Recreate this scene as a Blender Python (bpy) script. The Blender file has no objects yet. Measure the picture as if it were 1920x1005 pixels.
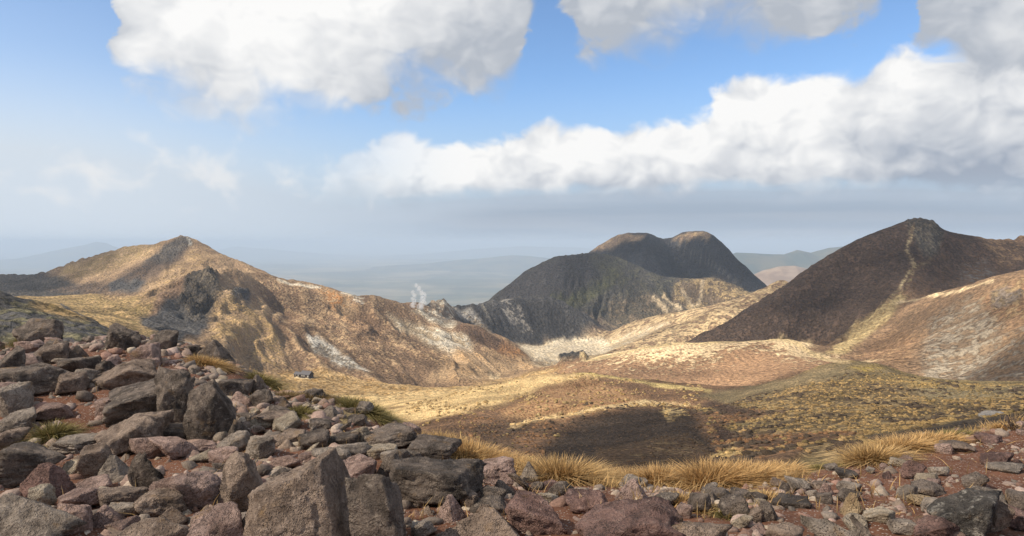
import bpy, math, random
import numpy as np
from mathutils import Vector, Matrix, Euler

SC = bpy.context.scene
COL = SC.collection
R = math.radians

# ------------------------------------------------------------------ camera, world, sun, exposure
FPX = 1371.0                      # focal length in photo pixels (1920 wide): 70 degrees across
PITCH = math.atan(47.5 / FPX)     # eye level lies at row 455 of 1005
cam_d = bpy.data.cameras.new('camera')
cam_d.sensor_fit = 'HORIZONTAL'; cam_d.sensor_width = 36.0
cam_d.lens = 36.0 * FPX / 1920.0
cam_d.clip_start = 0.05; cam_d.clip_end = 400000.0
cam = bpy.data.objects.new('camera', cam_d); COL.objects.link(cam)
cam.location = (0, 0, 0); cam.rotation_euler = (R(90) - PITCH, 0, 0)
SC.camera = cam

SUN_EL, SUN_AZ = R(42.0), R(-112.0)        # azimuth measured from the view axis (+Y) towards +X
TO_SUN = Vector((math.sin(SUN_AZ) * math.cos(SUN_EL), math.cos(SUN_AZ) * math.cos(SUN_EL), math.sin(SUN_EL)))
sun_d = bpy.data.lights.new('sun', 'SUN'); sun_d.energy = 5.0; sun_d.angle = R(0.55); sun_d.color = (1.0, 0.90, 0.74)
sun = bpy.data.objects.new('sun', sun_d); COL.objects.link(sun)
sun.rotation_euler = (-TO_SUN).to_track_quat('-Z', 'Y').to_euler()

SC.view_settings.view_transform = 'Standard'; SC.view_settings.look = 'None'
SC.view_settings.exposure = 0.35; SC.view_settings.gamma = 1.0
SC.view_settings.use_curve_mapping = False
SC.render.engine = 'CYCLES'
cy = SC.cycles
cy.use_denoising = True
try: cy.denoiser = 'OPENIMAGEDENOISE'
except Exception: pass
cy.max_bounces = 5; cy.diffuse_bounces = 3; cy.glossy_bounces = 1; cy.transmission_bounces = 1
cy.volume_bounces = 1; cy.transparent_max_bounces = 12
cy.caustics_reflective = False; cy.caustics_refractive = False
cy.use_adaptive_sampling = True; cy.adaptive_threshold = 0.012
cy.sample_clamp_indirect = 4.0

def ray(px, py):
    a = (px - 960.0) / FPX; b = (502.5 - py) / FPX
    cp, sp = math.cos(PITCH), math.sin(PITCH)
    return (a, cp + b * sp, -sp + b * cp)
def at(px, py, d):
    """survey point: bearing and dip read as a photo pixel, d metres ahead"""
    a, y, z = ray(px, py); t = d / y
    return (a * t, d, z * t)
def sky_deg(px, py):
    a, y, z = ray(px, py)
    return math.degrees(math.atan2(a, y)), math.degrees(math.atan2(z, math.hypot(a, y)))

# ------------------------------------------------------------------ small node language
class E:
    def __init__(s, nt, sock): s.nt, s.s = nt, sock
    def _m(s, op, *o, clamp=False):
        n = s.nt.nodes.new('ShaderNodeMath'); n.operation = op; n.use_clamp = clamp
        for i, v in enumerate((s,) + o):
            if isinstance(v, E): s.nt.links.new(v.s, n.inputs[i])
            else: n.inputs[i].default_value = v
        return E(s.nt, n.outputs[0])
    def __add__(s, o): return s._m('ADD', o)
    __radd__ = __add__
    def __sub__(s, o): return s._m('SUBTRACT', o)
    def __rsub__(s, o): return (s * -1.0) + o
    def __mul__(s, o): return s._m('MULTIPLY', o)
    __rmul__ = __mul__
    def __truediv__(s, o): return s._m('DIVIDE', o)
    def max(s, o): return s._m('MAXIMUM', o)
    def min(s, o): return s._m('MINIMUM', o)
    def smax(s, o, k): return s._m('SMOOTH_MAX', o, k)
    def pow(s, o): return s._m('POWER', o)
    def sqrt(s): return s._m('SQRT')
    def clamp(s): return s._m('ADD', 0.0, clamp=True)
    def atan2(s, o): return s._m('ARCTAN2', o)
    def exp(s): return s._m('EXPONENT')
    def sstep(s, lo, hi, a=0.0, b=1.0):
        n = s.nt.nodes.new('ShaderNodeMapRange'); n.interpolation_type = 'SMOOTHSTEP'
        s.nt.links.new(s.s, n.inputs['Value'])
        for k, v in (('From Min', lo), ('From Max', hi), ('To Min', a), ('To Max', b)):
            if isinstance(v, E): s.nt.links.new(v.s, n.inputs[k])
            else: n.inputs[k].default_value = v
        return E(s.nt, n.outputs[0])
def vmul(nt, v, xyz):
    n = nt.nodes.new('ShaderNodeVectorMath'); n.operation = 'MULTIPLY'
    nt.links.new(v.s, n.inputs[0]); n.inputs[1].default_value = xyz
    return E(nt, n.outputs[0])
def vadd(nt, v, w):
    n = nt.nodes.new('ShaderNodeVectorMath'); n.operation = 'ADD'
    nt.links.new(v.s, n.inputs[0])
    if isinstance(w, E): nt.links.new(w.s, n.inputs[1])
    else: n.inputs[1].default_value = w
    return E(nt, n.outputs[0])
def noise(nt, v, scale, detail=4.0, rough=0.55, lac=2.0, out='Fac', dist=0.0):
    n = nt.nodes.new('ShaderNodeTexNoise'); n.noise_dimensions = '3D'
    nt.links.new(v.s, n.inputs['Vector']); n.inputs['Scale'].default_value = scale
    n.inputs['Detail'].default_value = detail; n.inputs['Roughness'].default_value = rough
    n.inputs['Lacunarity'].default_value = lac; n.inputs['Distortion'].default_value = dist
    return E(nt, n.outputs[out])
def voro(nt, v, scale, feature='F1', out='Distance', rnd=1.0, detail=0.0):
    n = nt.nodes.new('ShaderNodeTexVoronoi'); n.feature = feature
    nt.links.new(v.s, n.inputs['Vector']); n.inputs['Scale'].default_value = scale
    n.inputs['Randomness'].default_value = rnd
    if 'Detail' in n.inputs: n.inputs['Detail'].default_value = detail
    return E(nt, n.outputs[out])
def mixc(nt, fac, a, b, mode='MIX'):
    n = nt.nodes.new('ShaderNodeMix'); n.data_type = 'RGBA'; n.blend_type = mode
    if isinstance(fac, E): nt.links.new(fac.s, n.inputs[0])
    else: n.inputs[0].default_value = fac
    for i, v in ((6, a), (7, b)):
        if isinstance(v, E): nt.links.new(v.s, n.inputs[i])
        else: n.inputs[i].default_value = (v[0], v[1], v[2], 1)
    return E(nt, n.outputs[2])
def attr(nt, name, out='Color'):
    n = nt.nodes.new('ShaderNodeAttribute'); n.attribute_name = name
    return E(nt, n.outputs[out])
def sep(nt, v):
    n = nt.nodes.new('ShaderNodeSeparateXYZ'); nt.links.new(v.s, n.inputs[0])
    return [E(nt, o) for o in n.outputs]
def bump(nt, h, dist, strength=1.0):
    n = nt.nodes.new('ShaderNodeBump'); n.inputs['Distance'].default_value = dist
    n.inputs['Strength'].default_value = strength
    nt.links.new(h.s, n.inputs['Height']); return E(nt, n.outputs[0])
def geo_pos(nt):
    n = nt.nodes.new('ShaderNodeNewGeometry'); return E(nt, n.outputs['Position'])
def obj_pos(nt):
    n = nt.nodes.new('ShaderNodeTexCoord'); return E(nt, n.outputs['Object'])
def new_mat(name):
    m = bpy.data.materials.new(name); m.use_nodes = True
    nt = m.node_tree; nt.nodes.clear()
    out = nt.nodes.new('ShaderNodeOutputMaterial')
    return m, nt, out
def principled(nt, out, color, rough=0.9, normal=None, spec=0.2):
    p = nt.nodes.new('ShaderNodeBsdfPrincipled')
    if isinstance(color, E): nt.links.new(color.s, p.inputs['Base Color'])
    else: p.inputs['Base Color'].default_value = (*color, 1)
    if isinstance(rough, E): nt.links.new(rough.s, p.inputs['Roughness'])
    else: p.inputs['Roughness'].default_value = rough
    p.inputs['Specular IOR Level'].default_value = spec
    if normal is not None: nt.links.new(normal.s, p.inputs['Normal'])
    nt.links.new(p.outputs[0], out.inputs['Surface'])
    return p

# ------------------------------------------------------------------ sky
def fcurve(nt, x, pts, lo, hi):
    """smooth curve y(x) through surveyed points; x in degrees of bearing, y in degrees of height"""
    n = nt.nodes.new('ShaderNodeFloatCurve'); c = n.mapping.curves[0]
    ps = [((p - -46.0) / 92.0, (q - lo) / (hi - lo)) for p, q in pts]
    c.points[0].location = ps[0]; c.points[1].location = ps[-1]
    for p in ps[1:-1]: c.points.new(*p)
    for p in c.points: p.handle_type = 'AUTO_CLAMPED'
    n.mapping.use_clip = False; n.mapping.update()
    nt.links.new(((x + 46.0) * (1 / 92.0)).s, n.inputs['Value'])
    return E(nt, n.outputs[0]) * (hi - lo) + lo
# undersides of the high clouds, tops and undersides of the long bank: (photo column, row)
HIGH_BASE = [(-150, -60), (60, -120), (150, -60), (190, 35), (215, 120), (300, 205), (420, 236), (560, 246), (660, 232), (750, 205), (850, 200), (930, 185), (975, 140), (1000, 20),
             (1022, -30), (1050, 20), (1085, 100), (1170, 122), (1240, 112), (1320, 104), (1420, 90), (1540, 80), (1610, 66), (1650, 0), (1690, -90), (1718, 10), (1738, 110), (1790, 150), (1860, 185), (1960, 205), (2100, 205)]
BANK_TOP = [(-200, 420), (450, 410), (560, 385), (610, 305), (700, 272), (770, 262), (850, 282), (940, 262), (1020, 240), (1110, 246), (1190, 236), (1270, 226), (1330, 205), (1370, 158), (1440, 144), (1540, 132), (1640, 112), (1720, 100), (1800, 90), (1920, 70), (2100, 60)]
BANK_BASE = [(-200, 412), (450, 412), (560, 410), (700, 408), (850, 398), (1000, 390), (1120, 386), (1250, 382), (1350, 380), (1460, 384), (1600, 380), (1720, 382), (1820, 388), (1920, 390), (2100, 390)]
def build_world():
    w = bpy.data.worlds.new('World'); SC.world = w; w.use_nodes = True
    w.cycles.sampling_method = 'MANUAL'; w.cycles.sample_map_resolution = 128
    nt = w.node_tree; nt.nodes.clear()
    out = nt.nodes.new('ShaderNodeOutputWorld'); bg = nt.nodes.new('ShaderNodeBackground')
    sky = nt.nodes.new('ShaderNodeTexSky'); sky.sky_type = 'NISHITA'; sky.sun_disc = False
    sky.sun_elevation = SUN_EL; sky.sun_rotation = SUN_AZ
    sky.altitude = 1700; sky.air_density = 1.0; sky.dust_density = 0.8; sky.ozone_density = 3.0
    tc = nt.nodes.new('ShaderNodeTexCoord'); d0 = E(nt, tc.outputs['Generated'])
    x, y, z = sep(nt, d0)
    U = x.atan2(y) * 57.29578
    V = z.atan2((x * x + y * y).sqrt()) * 57.29578
    d = vmul(nt, d0, (1.0, 1.0, 1.35))
    warp = noise(nt, d, 16.0, 1.0, 0.5, out='Color')
    dw = vadd(nt, d, vmul(nt, vadd(nt, warp, (-.5, -.5, -.5)), (0.045, 0.045, 0.045)))
    n1 = noise(nt, dw, 9.0, 7.0, 0.56)                                          # billows
    n1b = noise(nt, vadd(nt, dw, (0.020, 0.008, -0.026)), 9.0, 3.5, 0.52)
    n1c = noise(nt, dw, 9.0, 3.5, 0.52)       # the same field a step away from the sun
    n2 = noise(nt, vadd(nt, d, (3.1, 1.7, 0.3)), 3.0, 1.0, 0.5)
    n3 = noise(nt, vadd(nt, dw, (1.3, 7.7, 2.0)), 20.0, 3.0, 0.5)
    pf = 1.0 - voro(nt, dw, 24.0, detail=2.0)                                   # cauliflower puffs
    pfb = 1.0 - voro(nt, vadd(nt, dw, (0.007, 0.003, -0.009)), 24.0, detail=2.0)
    deg = lambda pts: [sky_deg(*p) for p in pts]
    Uw = U + (n1 - 0.5) * 5.0
    hb = fcurve(nt, Uw, deg(HIGH_BASE), 0, 32); bt = fcurve(nt, Uw, deg(BANK_TOP), 0, 32); bb = fcurve(nt, Uw, deg(BANK_BASE), 0, 32)
    side = (U * U).sqrt().sstep(38.0, 45.0)                                     # out of frame: same broken cumulus, cover thickened to whiten the ambient light
    over = V.sstep(21.0, 27.0)
    gen = ((n2 - 0.41) * 16.0).min(V * 0.5)
    fh = V - hb
    fh = fh * (1.0 - over) + (gen + 1.5) * over
    fb = (V - bb).min((bt - V) * 1.0)
    wisp = (n3 - 0.5) + (pf - 0.55) * 0.55
    amp = n1 - 0.5
    dh = fh * 0.42 + amp * 3.6 + wisp * 0.9 + 0.30
    db = fb * 0.62 + amp * 2.8 + wisp * 1.0 + 0.30
    dg = gen * 0.42 + amp * 4.0
    # small faint cumulus low on the sunward side
    low = (V - 2.9).min(6.6 - V)
    dl = low * 0.60 + (n3 - 0.53) * 8.0 + amp * 3.0 - 0.20
    hard = noise(nt, vadd(nt, d, (5., 1., 8.)), 5.0, 1.0, .5).sstep(.38, .62, .55, 1.7)
    ah = (dh * (1.0 - side) + dg * side).sstep(-0.10, hard)
    ab = db.sstep(-0.15, (V - bb).sstep(0.2, 3.0, 1.9, 0.62)) * (1.0 - side) * U.sstep(-19.0, -3.0, 0.15, 1.0)
    al = dl.sstep(-0.3, 2.2) * U.sstep(-7.0, -11.0) * 0.60
    # light: crowns and sunward flanks bright, undersides and far flanks grey
    lit = ((n1c - n1b) * 2.7 + (n1 - n1c) * 1.2 + (pf - pfb) * 0.36 + 0.5).clamp()
    uh = fh.sstep(-0.2, 9.0) * 0.80 - 0.04 + U.sstep(-18.0, -3.0, 0.36, -0.30) * (1.0 - side)
    vh = (uh * 0.78 + (lit - 0.5) * 0.62 + 0.16).clamp()
    relb = ((V - bb) / (bt - bb + 0.5)).clamp()
    ub = relb.sstep(0.05, 0.60) * 0.84 + 0.02
    pu, pv = sky_deg(1800, 235); g1 = (((U - pu) * 0.26) * ((U - pu) * 0.26) + ((V - pv) * 0.42) * ((V - pv) * 0.42)) * -1.0
    pu, pv = sky_deg(1580, 262); g2 = (((U - pu) * 0.22) * ((U - pu) * 0.22) + ((V - pv) * 1.25) * ((V - pv) * 1.25)) * -1.0
    pu, pv = sky_deg(1560, 308); g3 = (((U - pu) * 0.13) * ((U - pu) * 0.13) + ((V - pv) * 0.9) * ((V - pv) * 0.9)) * -1.0
    ub = ub - g1.exp() * 0.40 - g2.exp() * 0.20 + g3.exp() * 0.22
    vb = (ub + (lit - 0.5) * 0.80 + 0.05).clamp()
    cgrey, cwhite = (0.365, 0.395, 0.445), (0.775, 0.77, 0.76)
    colh = mixc(nt, vh, cgrey, cwhite); colb = mixc(nt, vb, (0.29, 0.33, 0.40), cwhite)
    # pale air low in the sky, milkier towards the sun, grey-blue below the bank
    vcol = mixc(nt, U.sstep(-34.0, 6.0), (0.53, 0.59, 0.655), (0.36, 0.43, 0.515))
    stre = noise(nt, vmul(nt, d0, (2.2, 2.2, 40.0)), 1.5, 3.0, 0.5)
    under = (bb - V).sstep(-1.6, 0.8) * U.sstep(-18.0, 2.0) * (1.0 - side)
    vcol = mixc(nt, under * 0.75, vcol, mixc(nt, stre.sstep(0.4, 0.65), (0.335, 0.40, 0.485), (0.41, 0.455, 0.52)))
    dk = (bb - V).sstep(-0.8, 0.5) * (bb - V).sstep(3.2, 0.4) * U.sstep(-9.0, 0.0) * (1.0 - side)
    vcol = mixc(nt, dk * 0.40, vcol, (0.225, 0.275, 0.35))
    veil = V.sstep(0.5, 13.5, 1.0, 0.0) * 0.96 + U.sstep(-36.0, -4.0, 0.42, 0.0) * V.sstep(6.0, 22.0, 1.0, 0.15) + under * 0.8
    skyc = vmul(nt, E(nt, sky.outputs[0]), SKY_GAIN)
    c1 = mixc(nt, veil.clamp(), skyc, vmul(nt, vcol, (10., 10., 10.)))
    c1 = mixc(nt, al, c1, (7.3, 7.15, 7.0))
    c2 = mixc(nt, ab * V.sstep(1.0, 5.0, 0.2, 1.0), c1, vmul(nt, colb, (10., 10., 10.)))
    c3 = mixc(nt, ah * V.sstep(1.0, 6.0), c2, vmul(nt, colh, (10., 10., 10.)))
    nt.links.new(c3.s, bg.inputs['Color']); bg.inputs['Strength'].default_value = 0.10
    nt.links.new(bg.outputs[0], out.inputs['Surface'])
SKY_GAIN = (1.27, 1.37, 1.43)
build_world()
# ------------------------------------------------------------------ numeric noise
_rng = np.random.RandomState(7); _PERM = np.concatenate([_rng.permutation(4096)] * 2).astype(np.int32)
_ang = _rng.rand(4096) * 6.2831853; _GX, _GY = np.cos(_ang).astype(np.float32), np.sin(_ang).astype(np.float32)
def vnoise(x, y, seed=0):
    """gradient noise, about -0.7 .. 0.7"""
    x = np.asarray(x); y = np.asarray(y)
    ix = np.floor(x); iy = np.floor(y); fx = (x - ix).astype(np.float32); fy = (y - iy).astype(np.float32)
    ix = (ix.astype(np.int32) + seed * 131) & 4095; iy = (iy.astype(np.int32) + seed * 57) & 4095
    u = fx * fx * fx * (fx * (fx * 6 - 15) + 10); v = fy * fy * fy * (fy * (fy * 6 - 15) + 10)
    p0 = _PERM[iy]; p1 = _PERM[iy + 1]
    def g(p, dx, dy):
        k = _PERM[(p + ix + dx) & 4095]; return _GX[k] * (fx - dx) + _GY[k] * (fy - dy)
    a = g(p0, 0, 0); a += (g(p0, 1, 0) - a) * u
    c = g(p1, 0, 1); c += (g(p1, 1, 1) - c) * u
    return a + (c - a) * v
def fbm(x, y, octv=4, seed=0, gain=0.5):
    s = 0; a = 1.0; f = 1.0
    for i in range(octv):
        s = s + a * vnoise(x * f + 17.3 * i, y * f - 9.1 * i, seed + i); a *= gain; f *= 2.03
    return s
def ridged(x, y, octv=4, seed=0, gain=0.5):
    s = 0; a = 1.0; f = 1.0
    for i in range(octv):
        s = s + a * (1 - np.abs(vnoise(x * f + 17.3 * i, y * f - 9.1 * i, seed + i)) * 2.2); a *= gain; f *= 2.03
    return s
def smooth(x, lo, hi):
    t = np.clip((x - lo) / (hi - lo), 0, 1); return t * t * (3 - 2 * t)

def mesh_np(name, verts, faces, mat=None, smoothed=True):
    """faces: (n,3) or (n,4) integer array"""
    me = bpy.data.meshes.new(name)
    verts = np.ascontiguousarray(verts, np.float32); faces = np.ascontiguousarray(faces, np.int32)
    me.vertices.add(len(verts)); me.vertices.foreach_set('co', verts.ravel())
    k = faces.shape[1]
    me.loops.add(faces.size); me.loops.foreach_set('vertex_index', faces.ravel())
    me.polygons.add(len(faces)); me.polygons.foreach_set('loop_start', np.arange(0, faces.size, k, dtype=np.int32))
    me.update(calc_edges=True)
    if smoothed: me.polygons.foreach_set('use_smooth', np.ones(len(faces), bool))
    if mat: me.materials.append(mat)
    return me
def link(name, me, parent=None, **props):
    o = bpy.data.objects.new(name, me); COL.objects.link(o)
    if parent: o.parent = parent
    for k, v in props.items(): o[k] = v
    return o
def color_attr(me, name, rgb):
    a = me.attributes.new(name, 'FLOAT_COLOR', 'POINT')
    c = np.ones((len(rgb), 4), np.float32); c[:, :3] = rgb
    a.data.foreach_set('color', c.ravel())
def float_attr(me, name, val):
    a = me.attributes.new(name, 'FLOAT', 'POINT'); a.data.foreach_set('value', np.ascontiguousarray(val, np.float32))

# ------------------------------------------------------------------ the land: surveyed crest, slope and valley lines
# each line: region, [(column, row, metres ahead), ...]; columns and rows are bearings and dips read off the photograph
LINES = []
def L(reg, *pts): LINES.append((reg, [at(*p) for p in pts]))
def W(reg, *pts): LINES.append((reg, [p for p in pts]))
# left mountain
L('left', (-260, 520, 1500), (-120, 522, 1500), (0, 515, 1500), (80, 515, 1450), (130, 497, 1450), (180, 478, 1430), (230, 464, 1420), (290, 457, 1400), (312, 451, 1400),
  (330, 446, 1400), (352, 445, 1400), (372, 453, 1390), (395, 467, 1370), (430, 483, 1340), (455, 492, 1310), (480, 500, 1290))
L('left', (-200, 540, 1330), (0, 540, 1330), (100, 540, 1300), (200, 525, 1260))
L('left', (345, 468, 1360), (330, 495, 1250), (300, 525, 1150), (250, 560, 960))
L('left', (230, 500, 1330), (200, 540, 1150))
L('left', (400, 478, 1330), (400, 500, 1180), (395, 514, 1000), (382, 526, 940))
L('left', (345, 540, 905), (330, 565, 860), (270, 605, 720))
L('left', (372, 545, 915), (366, 598, 830), (330, 622, 640))
L('left', (440, 505, 1200), (470, 520, 1060), (455, 545, 980), (440, 580, 880), (400, 620, 720), (380, 655, 600))
L('basin', (-200, 562, 1000), (60, 566, 850), (150, 575, 720), (200, 598, 590), (240, 622, 440))
L('basin', (100, 555, 1000), (210, 570, 850))
L('rimleft', (-300, 545, 320), (-100, 550, 310), (0, 556, 300), (60, 565, 300), (110, 580, 290), (160, 600, 275), (210, 628, 260))
L('rimleft', (-200, 600, 200), (0, 600, 200), (80, 615, 190), (160, 632, 190), (230, 650, 200))
# crater ridge running down to the sand flat
L('crater', (480, 500, 1290), (520, 520, 1250), (560, 530, 1230), (610, 536, 1200), (650, 550, 1170), (690, 562, 1150), (720, 573, 1140), (755, 577, 1150), (785, 578, 1180), (800, 572, 1260))
L('crater', (500, 570, 1060), (520, 610, 900), (500, 655, 770), (470, 690, 690))
L('crater', (560, 580, 1080), (570, 630, 910), (560, 665, 800))
L('crater', (620, 590, 1080), (640, 640, 930), (690, 690, 810), (760, 712, 770))
L('crater', (700, 610, 1040), (740, 650, 930), (800, 695, 820), (845, 722, 760))
L('crater', (780, 605, 1130), (830, 640, 1040), (880, 675, 930), (900, 700, 850))
L('crater', (800, 590, 1200), (850, 603, 1180), (900, 614, 1170), (940, 632, 1150), (975, 652, 1120), (1002, 670, 1090))
L('crater', (880, 650, 1040), (930, 668, 1010), (960, 685, 960), (1000, 692, 940))
L('crater', (840, 610, 1300), (880, 622, 1300), (930, 640, 1290))
# dark scree ridge with the white peak at its head
L('scree', (800, 575, 1270), (815, 567, 1350), (835, 566, 1380), (860, 568, 1420), (900, 570, 1490), (935, 562, 1550), (965, 557, 1600), (1010, 555, 1620), (1040, 562, 1625), (1075, 577, 1630), (1105, 595, 1640), (1140, 622, 1650))
L('scree', (870, 600, 1390), (910, 620, 1400), (950, 638, 1420), (1000, 643, 1480), (1070, 634, 1580))
L('scree', (960, 590, 1530), (1000, 610, 1530), (1050, 610, 1590))
L('flat', (985, 650, 1380), (1050, 643, 1480), (1120, 640, 1540), (1140, 650, 1450))
L('flat', (1000, 668, 1240), (1060, 664, 1290), (1120, 663, 1320), (1060, 652, 1400))
L('flat', (1020, 690, 1060), (1060, 685, 1120))
# green shouldered mountain
L('green', (860, 598, 1900), (885, 582, 1880), (905, 571, 1900), (930, 551, 1950), (975, 516, 2000), (1005, 497, 2010), (1030, 486, 2020), (1060, 479, 2030), (1110, 475, 2020), (1150, 480, 2000), (1190, 495, 1980), (1230, 512, 1960), (1270, 520, 1950), (1300, 521, 1950), (1340, 518, 1930), (1370, 530, 1900), (1410, 547, 1860), (1450, 562, 1830))
L('green', (1000, 540, 1880), (1050, 555, 1800), (1080, 580, 1720))
L('green', (1110, 505, 1920), (1130, 545, 1830), (1150, 590, 1740), (1160, 612, 1690))
L('green', (1190, 530, 1880), (1220, 570, 1790), (1230, 595, 1730))
L('green', (1290, 550, 1850), (1290, 578, 1780), (1340, 555, 1840), (1360, 572, 1770))
# twin-topped mountain behind it
L('twin', (1060, 500, 2480), (1085, 488, 2460), (1110, 472, 2450), (1125, 459, 2450), (1145, 447, 2450), (1180, 436, 2450), (1206, 435, 2440), (1222, 443, 2420), (1240, 449, 2420), (1262, 455, 2460), (1284, 439, 2450), (1304, 432, 2440), (1324, 434, 2440), (1343, 452, 2430), (1365, 475, 2400), (1405, 510, 2370), (1448, 543, 2330), (1490, 575, 2300), (1560, 610, 2300))
L('twin', (1222, 452, 2370), (1226, 500, 2230), (1240, 545, 2120))
L('twin', (1310, 450, 2360), (1350, 490, 2250), (1395, 535, 2150))
L('twin', (1262, 474, 2440), (1282, 505, 2380), (1300, 540, 2300))
L('twin', (1150, 480, 2330), (1130, 520, 2190))
# tawny rise between the flat and the dark mountain
L('tawny', (1480, 540, 1440), (1430, 551, 1450), (1380, 566, 1470), (1300, 580, 1500), (1230, 592, 1540), (1180, 605, 1560), (1140, 628, 1560))
L('tawny', (1400, 590, 1250), (1320, 615, 1240), (1250, 630, 1230), (1180, 650, 1230), (1120, 672, 1180))
# dark mountain
L('dark', (1290, 660, 890), (1320, 640, 900), (1400, 591, 920), (1450, 556, 930), (1510, 516, 950), (1570, 471, 970), (1595, 456, 980), (1620, 443, 990), (1650, 430, 995), (1680, 420, 1000), (1712, 411, 1000), (1738, 411, 1000), (1752, 420, 1000), (1768, 432, 1000), (1800, 440, 1010), (1830, 444, 1030), (1850, 447, 1050), (1880, 450, 1080), (1905, 447, 1090), (1925, 442, 1100), (2050, 428, 1150), (2250, 425, 1250))
L('dark', (1718, 428, 975), (1708, 470, 930), (1702, 510, 890), (1685, 543, 850), (1640, 590, 810), (1592, 633, 765), (1555, 655, 735))
L('dark', (1600, 520, 930), (1520, 590, 880), (1450, 634, 865), (1340, 640, 885), (1530, 642, 800))
L('dark', (1800, 470, 980), (1790, 510, 930), (1780, 535, 880), (1880, 500, 960), (2000, 480, 1000))
# brown scree slope at the right
L('brown', (1700, 568, 820), (1740, 558, 770), (1780, 548, 720), (1820, 537, 680), (1860, 527, 650), (1920, 515, 620), (2060, 495, 580), (2250, 480, 560))
L('brown', (1690, 610, 720), (1650, 650, 670), (1600, 676, 630))
L('brown', (1760, 620, 620), (1720, 670, 570), (1700, 695, 550))
L('brown', (1850, 620, 560), (1830, 680, 520), (1800, 722, 490))
L('brown', (1950, 600, 520), (1930, 690, 460), (1920, 735, 430), (2100, 620, 470), (2100, 720, 400))
# golden hill in the middle
L('golden', (1010, 695, 900), (1050, 687, 880), (1090, 676, 850), (1180, 656, 800), (1270, 646, 770), (1380, 641, 740), (1430, 637, 722), (1465, 633, 710), (1492, 637, 695), (1515, 650, 675), (1540, 668, 640), (1575, 681, 605))
for px, py in ((1120, 672), (1200, 656), (1290, 648), (1380, 644), (1460, 638), (1520, 650)):
    for d, dz in ((790 if px > 1250 else 880, -14), (840 if px > 1250 else 960, -16)):
        x_, y_, z_ = at(px, py, d); W('dark' if px > 1290 else 'tawny', (x_, y_, z_ + dz))
L('golden', (1020, 712, 740), (1100, 702, 690), (1200, 717, 610), (1350, 733, 550))
L('golden', (1200, 685, 710), (1300, 688, 665), (1400, 680, 650), (1480, 690, 580), (1500, 705, 540))
# floor of the near valley, with the hut
L('valley', (480, 706, 690), (530, 703, 700), (575, 709, 700), (640, 716, 690), (720, 724, 690), (800, 730, 690), (880, 724, 720), (960, 712, 780))
L('valley', (520, 730, 560), (620, 740, 540), (720, 745, 540), (830, 740, 540), (930, 728, 560))
# hill in front of it
L('near', (640, 770, 450), (720, 757, 455), (800, 744, 440), (900, 725, 420), (1000, 706, 395), (1080, 699, 380), (1150, 705, 370), (1230, 720, 358), (1330, 732, 340), (1400, 728, 320), (1480, 706, 300))
L('near', (700, 790, 300), (800, 782, 290), (900, 782, 250), (1000, 805, 190), (1050, 850, 130), (1150, 885, 90))
L('near', (1050, 738, 320), (1120, 810, 180), (1170, 845, 130))
L('near', (930, 806, 195), (1000, 794, 205), (1060, 780, 215), (1120, 770, 226), (1210, 757, 240), (1260, 756, 245), (1300, 764, 240))
for px, py, d in ((1000, 794, 238), (1060, 780, 252), (1120, 770, 266), (1210, 757, 282), (1260, 756, 288)):
    x_, y_, z_ = at(px, py, d); W('near', (x_, y_, z_ - 4.5))
L('near', (1270, 800, 170), (1250, 850, 110), (1350, 830, 135), (1340, 870, 85))
L('mound', (1480, 706, 300), (1540, 686, 290), (1600, 677, 280), (1660, 685, 275), (1720, 705, 270), (1780, 722, 265), (1850, 726, 260), (1920, 723, 255), (2080, 712, 250), (2250, 700, 250))
L('mound', (1400, 755, 230), (1480, 740, 220), (1600, 728, 215), (1700, 745, 200), (1800, 752, 190), (1920, 748, 180), (2100, 745, 170))
L('mound', (1400, 800, 155), (1500, 790, 150), (1620, 785, 145), (1750, 785, 130), (1850, 777, 115), (1950, 770, 100), (2100, 770, 90))
L('mound', (1420, 850, 95), (1550, 835, 90), (1680, 825, 80), (1780, 812, 70), (1880, 797, 62), (2000, 790, 55))
# ground that drops away under the viewpoint
for px in range(-500, 2500, 250):
    f = min(max((px - 300) / 500.0, 0), 1)
    a = at(px, 455, 1.0)[0]
    for d, z0, z1 in ((18, -8.0, -9.5), (34, -12, -15.5), (60, -17, -25 if px < 1700 else -20), (110, -22, -40 if px < 1200 else -34)):
        if d >= 60 and px > 1000: continue
        W('under', (a * d, d, z0 + (z1 - z0) * f))
for px, d, z in ((400, 200, -52), (600, 250, -68), (300, 320, -55), (450, 450, -92), (560, 380, -92), (120, 420, -45), (-200, 500, -50)):
    W('under', (at(px, 455, 1.0)[0] * d, d, z))
# backs of the mountains and the fall to the plain
for reg, pts in (('left', ((-200, 1800, -160), (150, 1800, -170), (350, 1650, -120), (350, 1900, -260), (480, 1550, -170), (600, 1450, -190), (720, 1350, -190), (790, 1500, -240))),
                 ('scree', ((880, 1700, -240), (960, 1780, -250))),
                 ('green', ((900, 2250, -330), (1050, 2250, -190), (1110, 2200, -130), (1250, 2080, -160), (1330, 2080, -160), (1400, 2050, -220))),
                 ('twin', ((1100, 2700, -140), (1200, 2650, -60), (1260, 2650, -70), (1310, 2650, -60), (1400, 2650, -170), (1500, 2600, -300), (1240, 2950, -260))),
                 ('dark', ((1400, 1120, -200), (1500, 1180, -170), (1600, 1200, -100), (1700, 1200, -60), (1720, 1400, -170), (1850, 1300, -80), (2100, 1500, -50), (1500, 1450, -190))),
                 ('under', ((600, 1900, -420), (800, 2200, -520), (300, 2400, -480), (0, 2500, -460), (1600, 2000, -330), (1900, 2000, -260), (1000, 3000, -620), (1300, 3600, -560), (1700, 3000, -560), (2100, 3000, -500)))):
    for px, d, z in pts: W(reg, (at(px, 455, 1.0)[0] * d, d, z))
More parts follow.
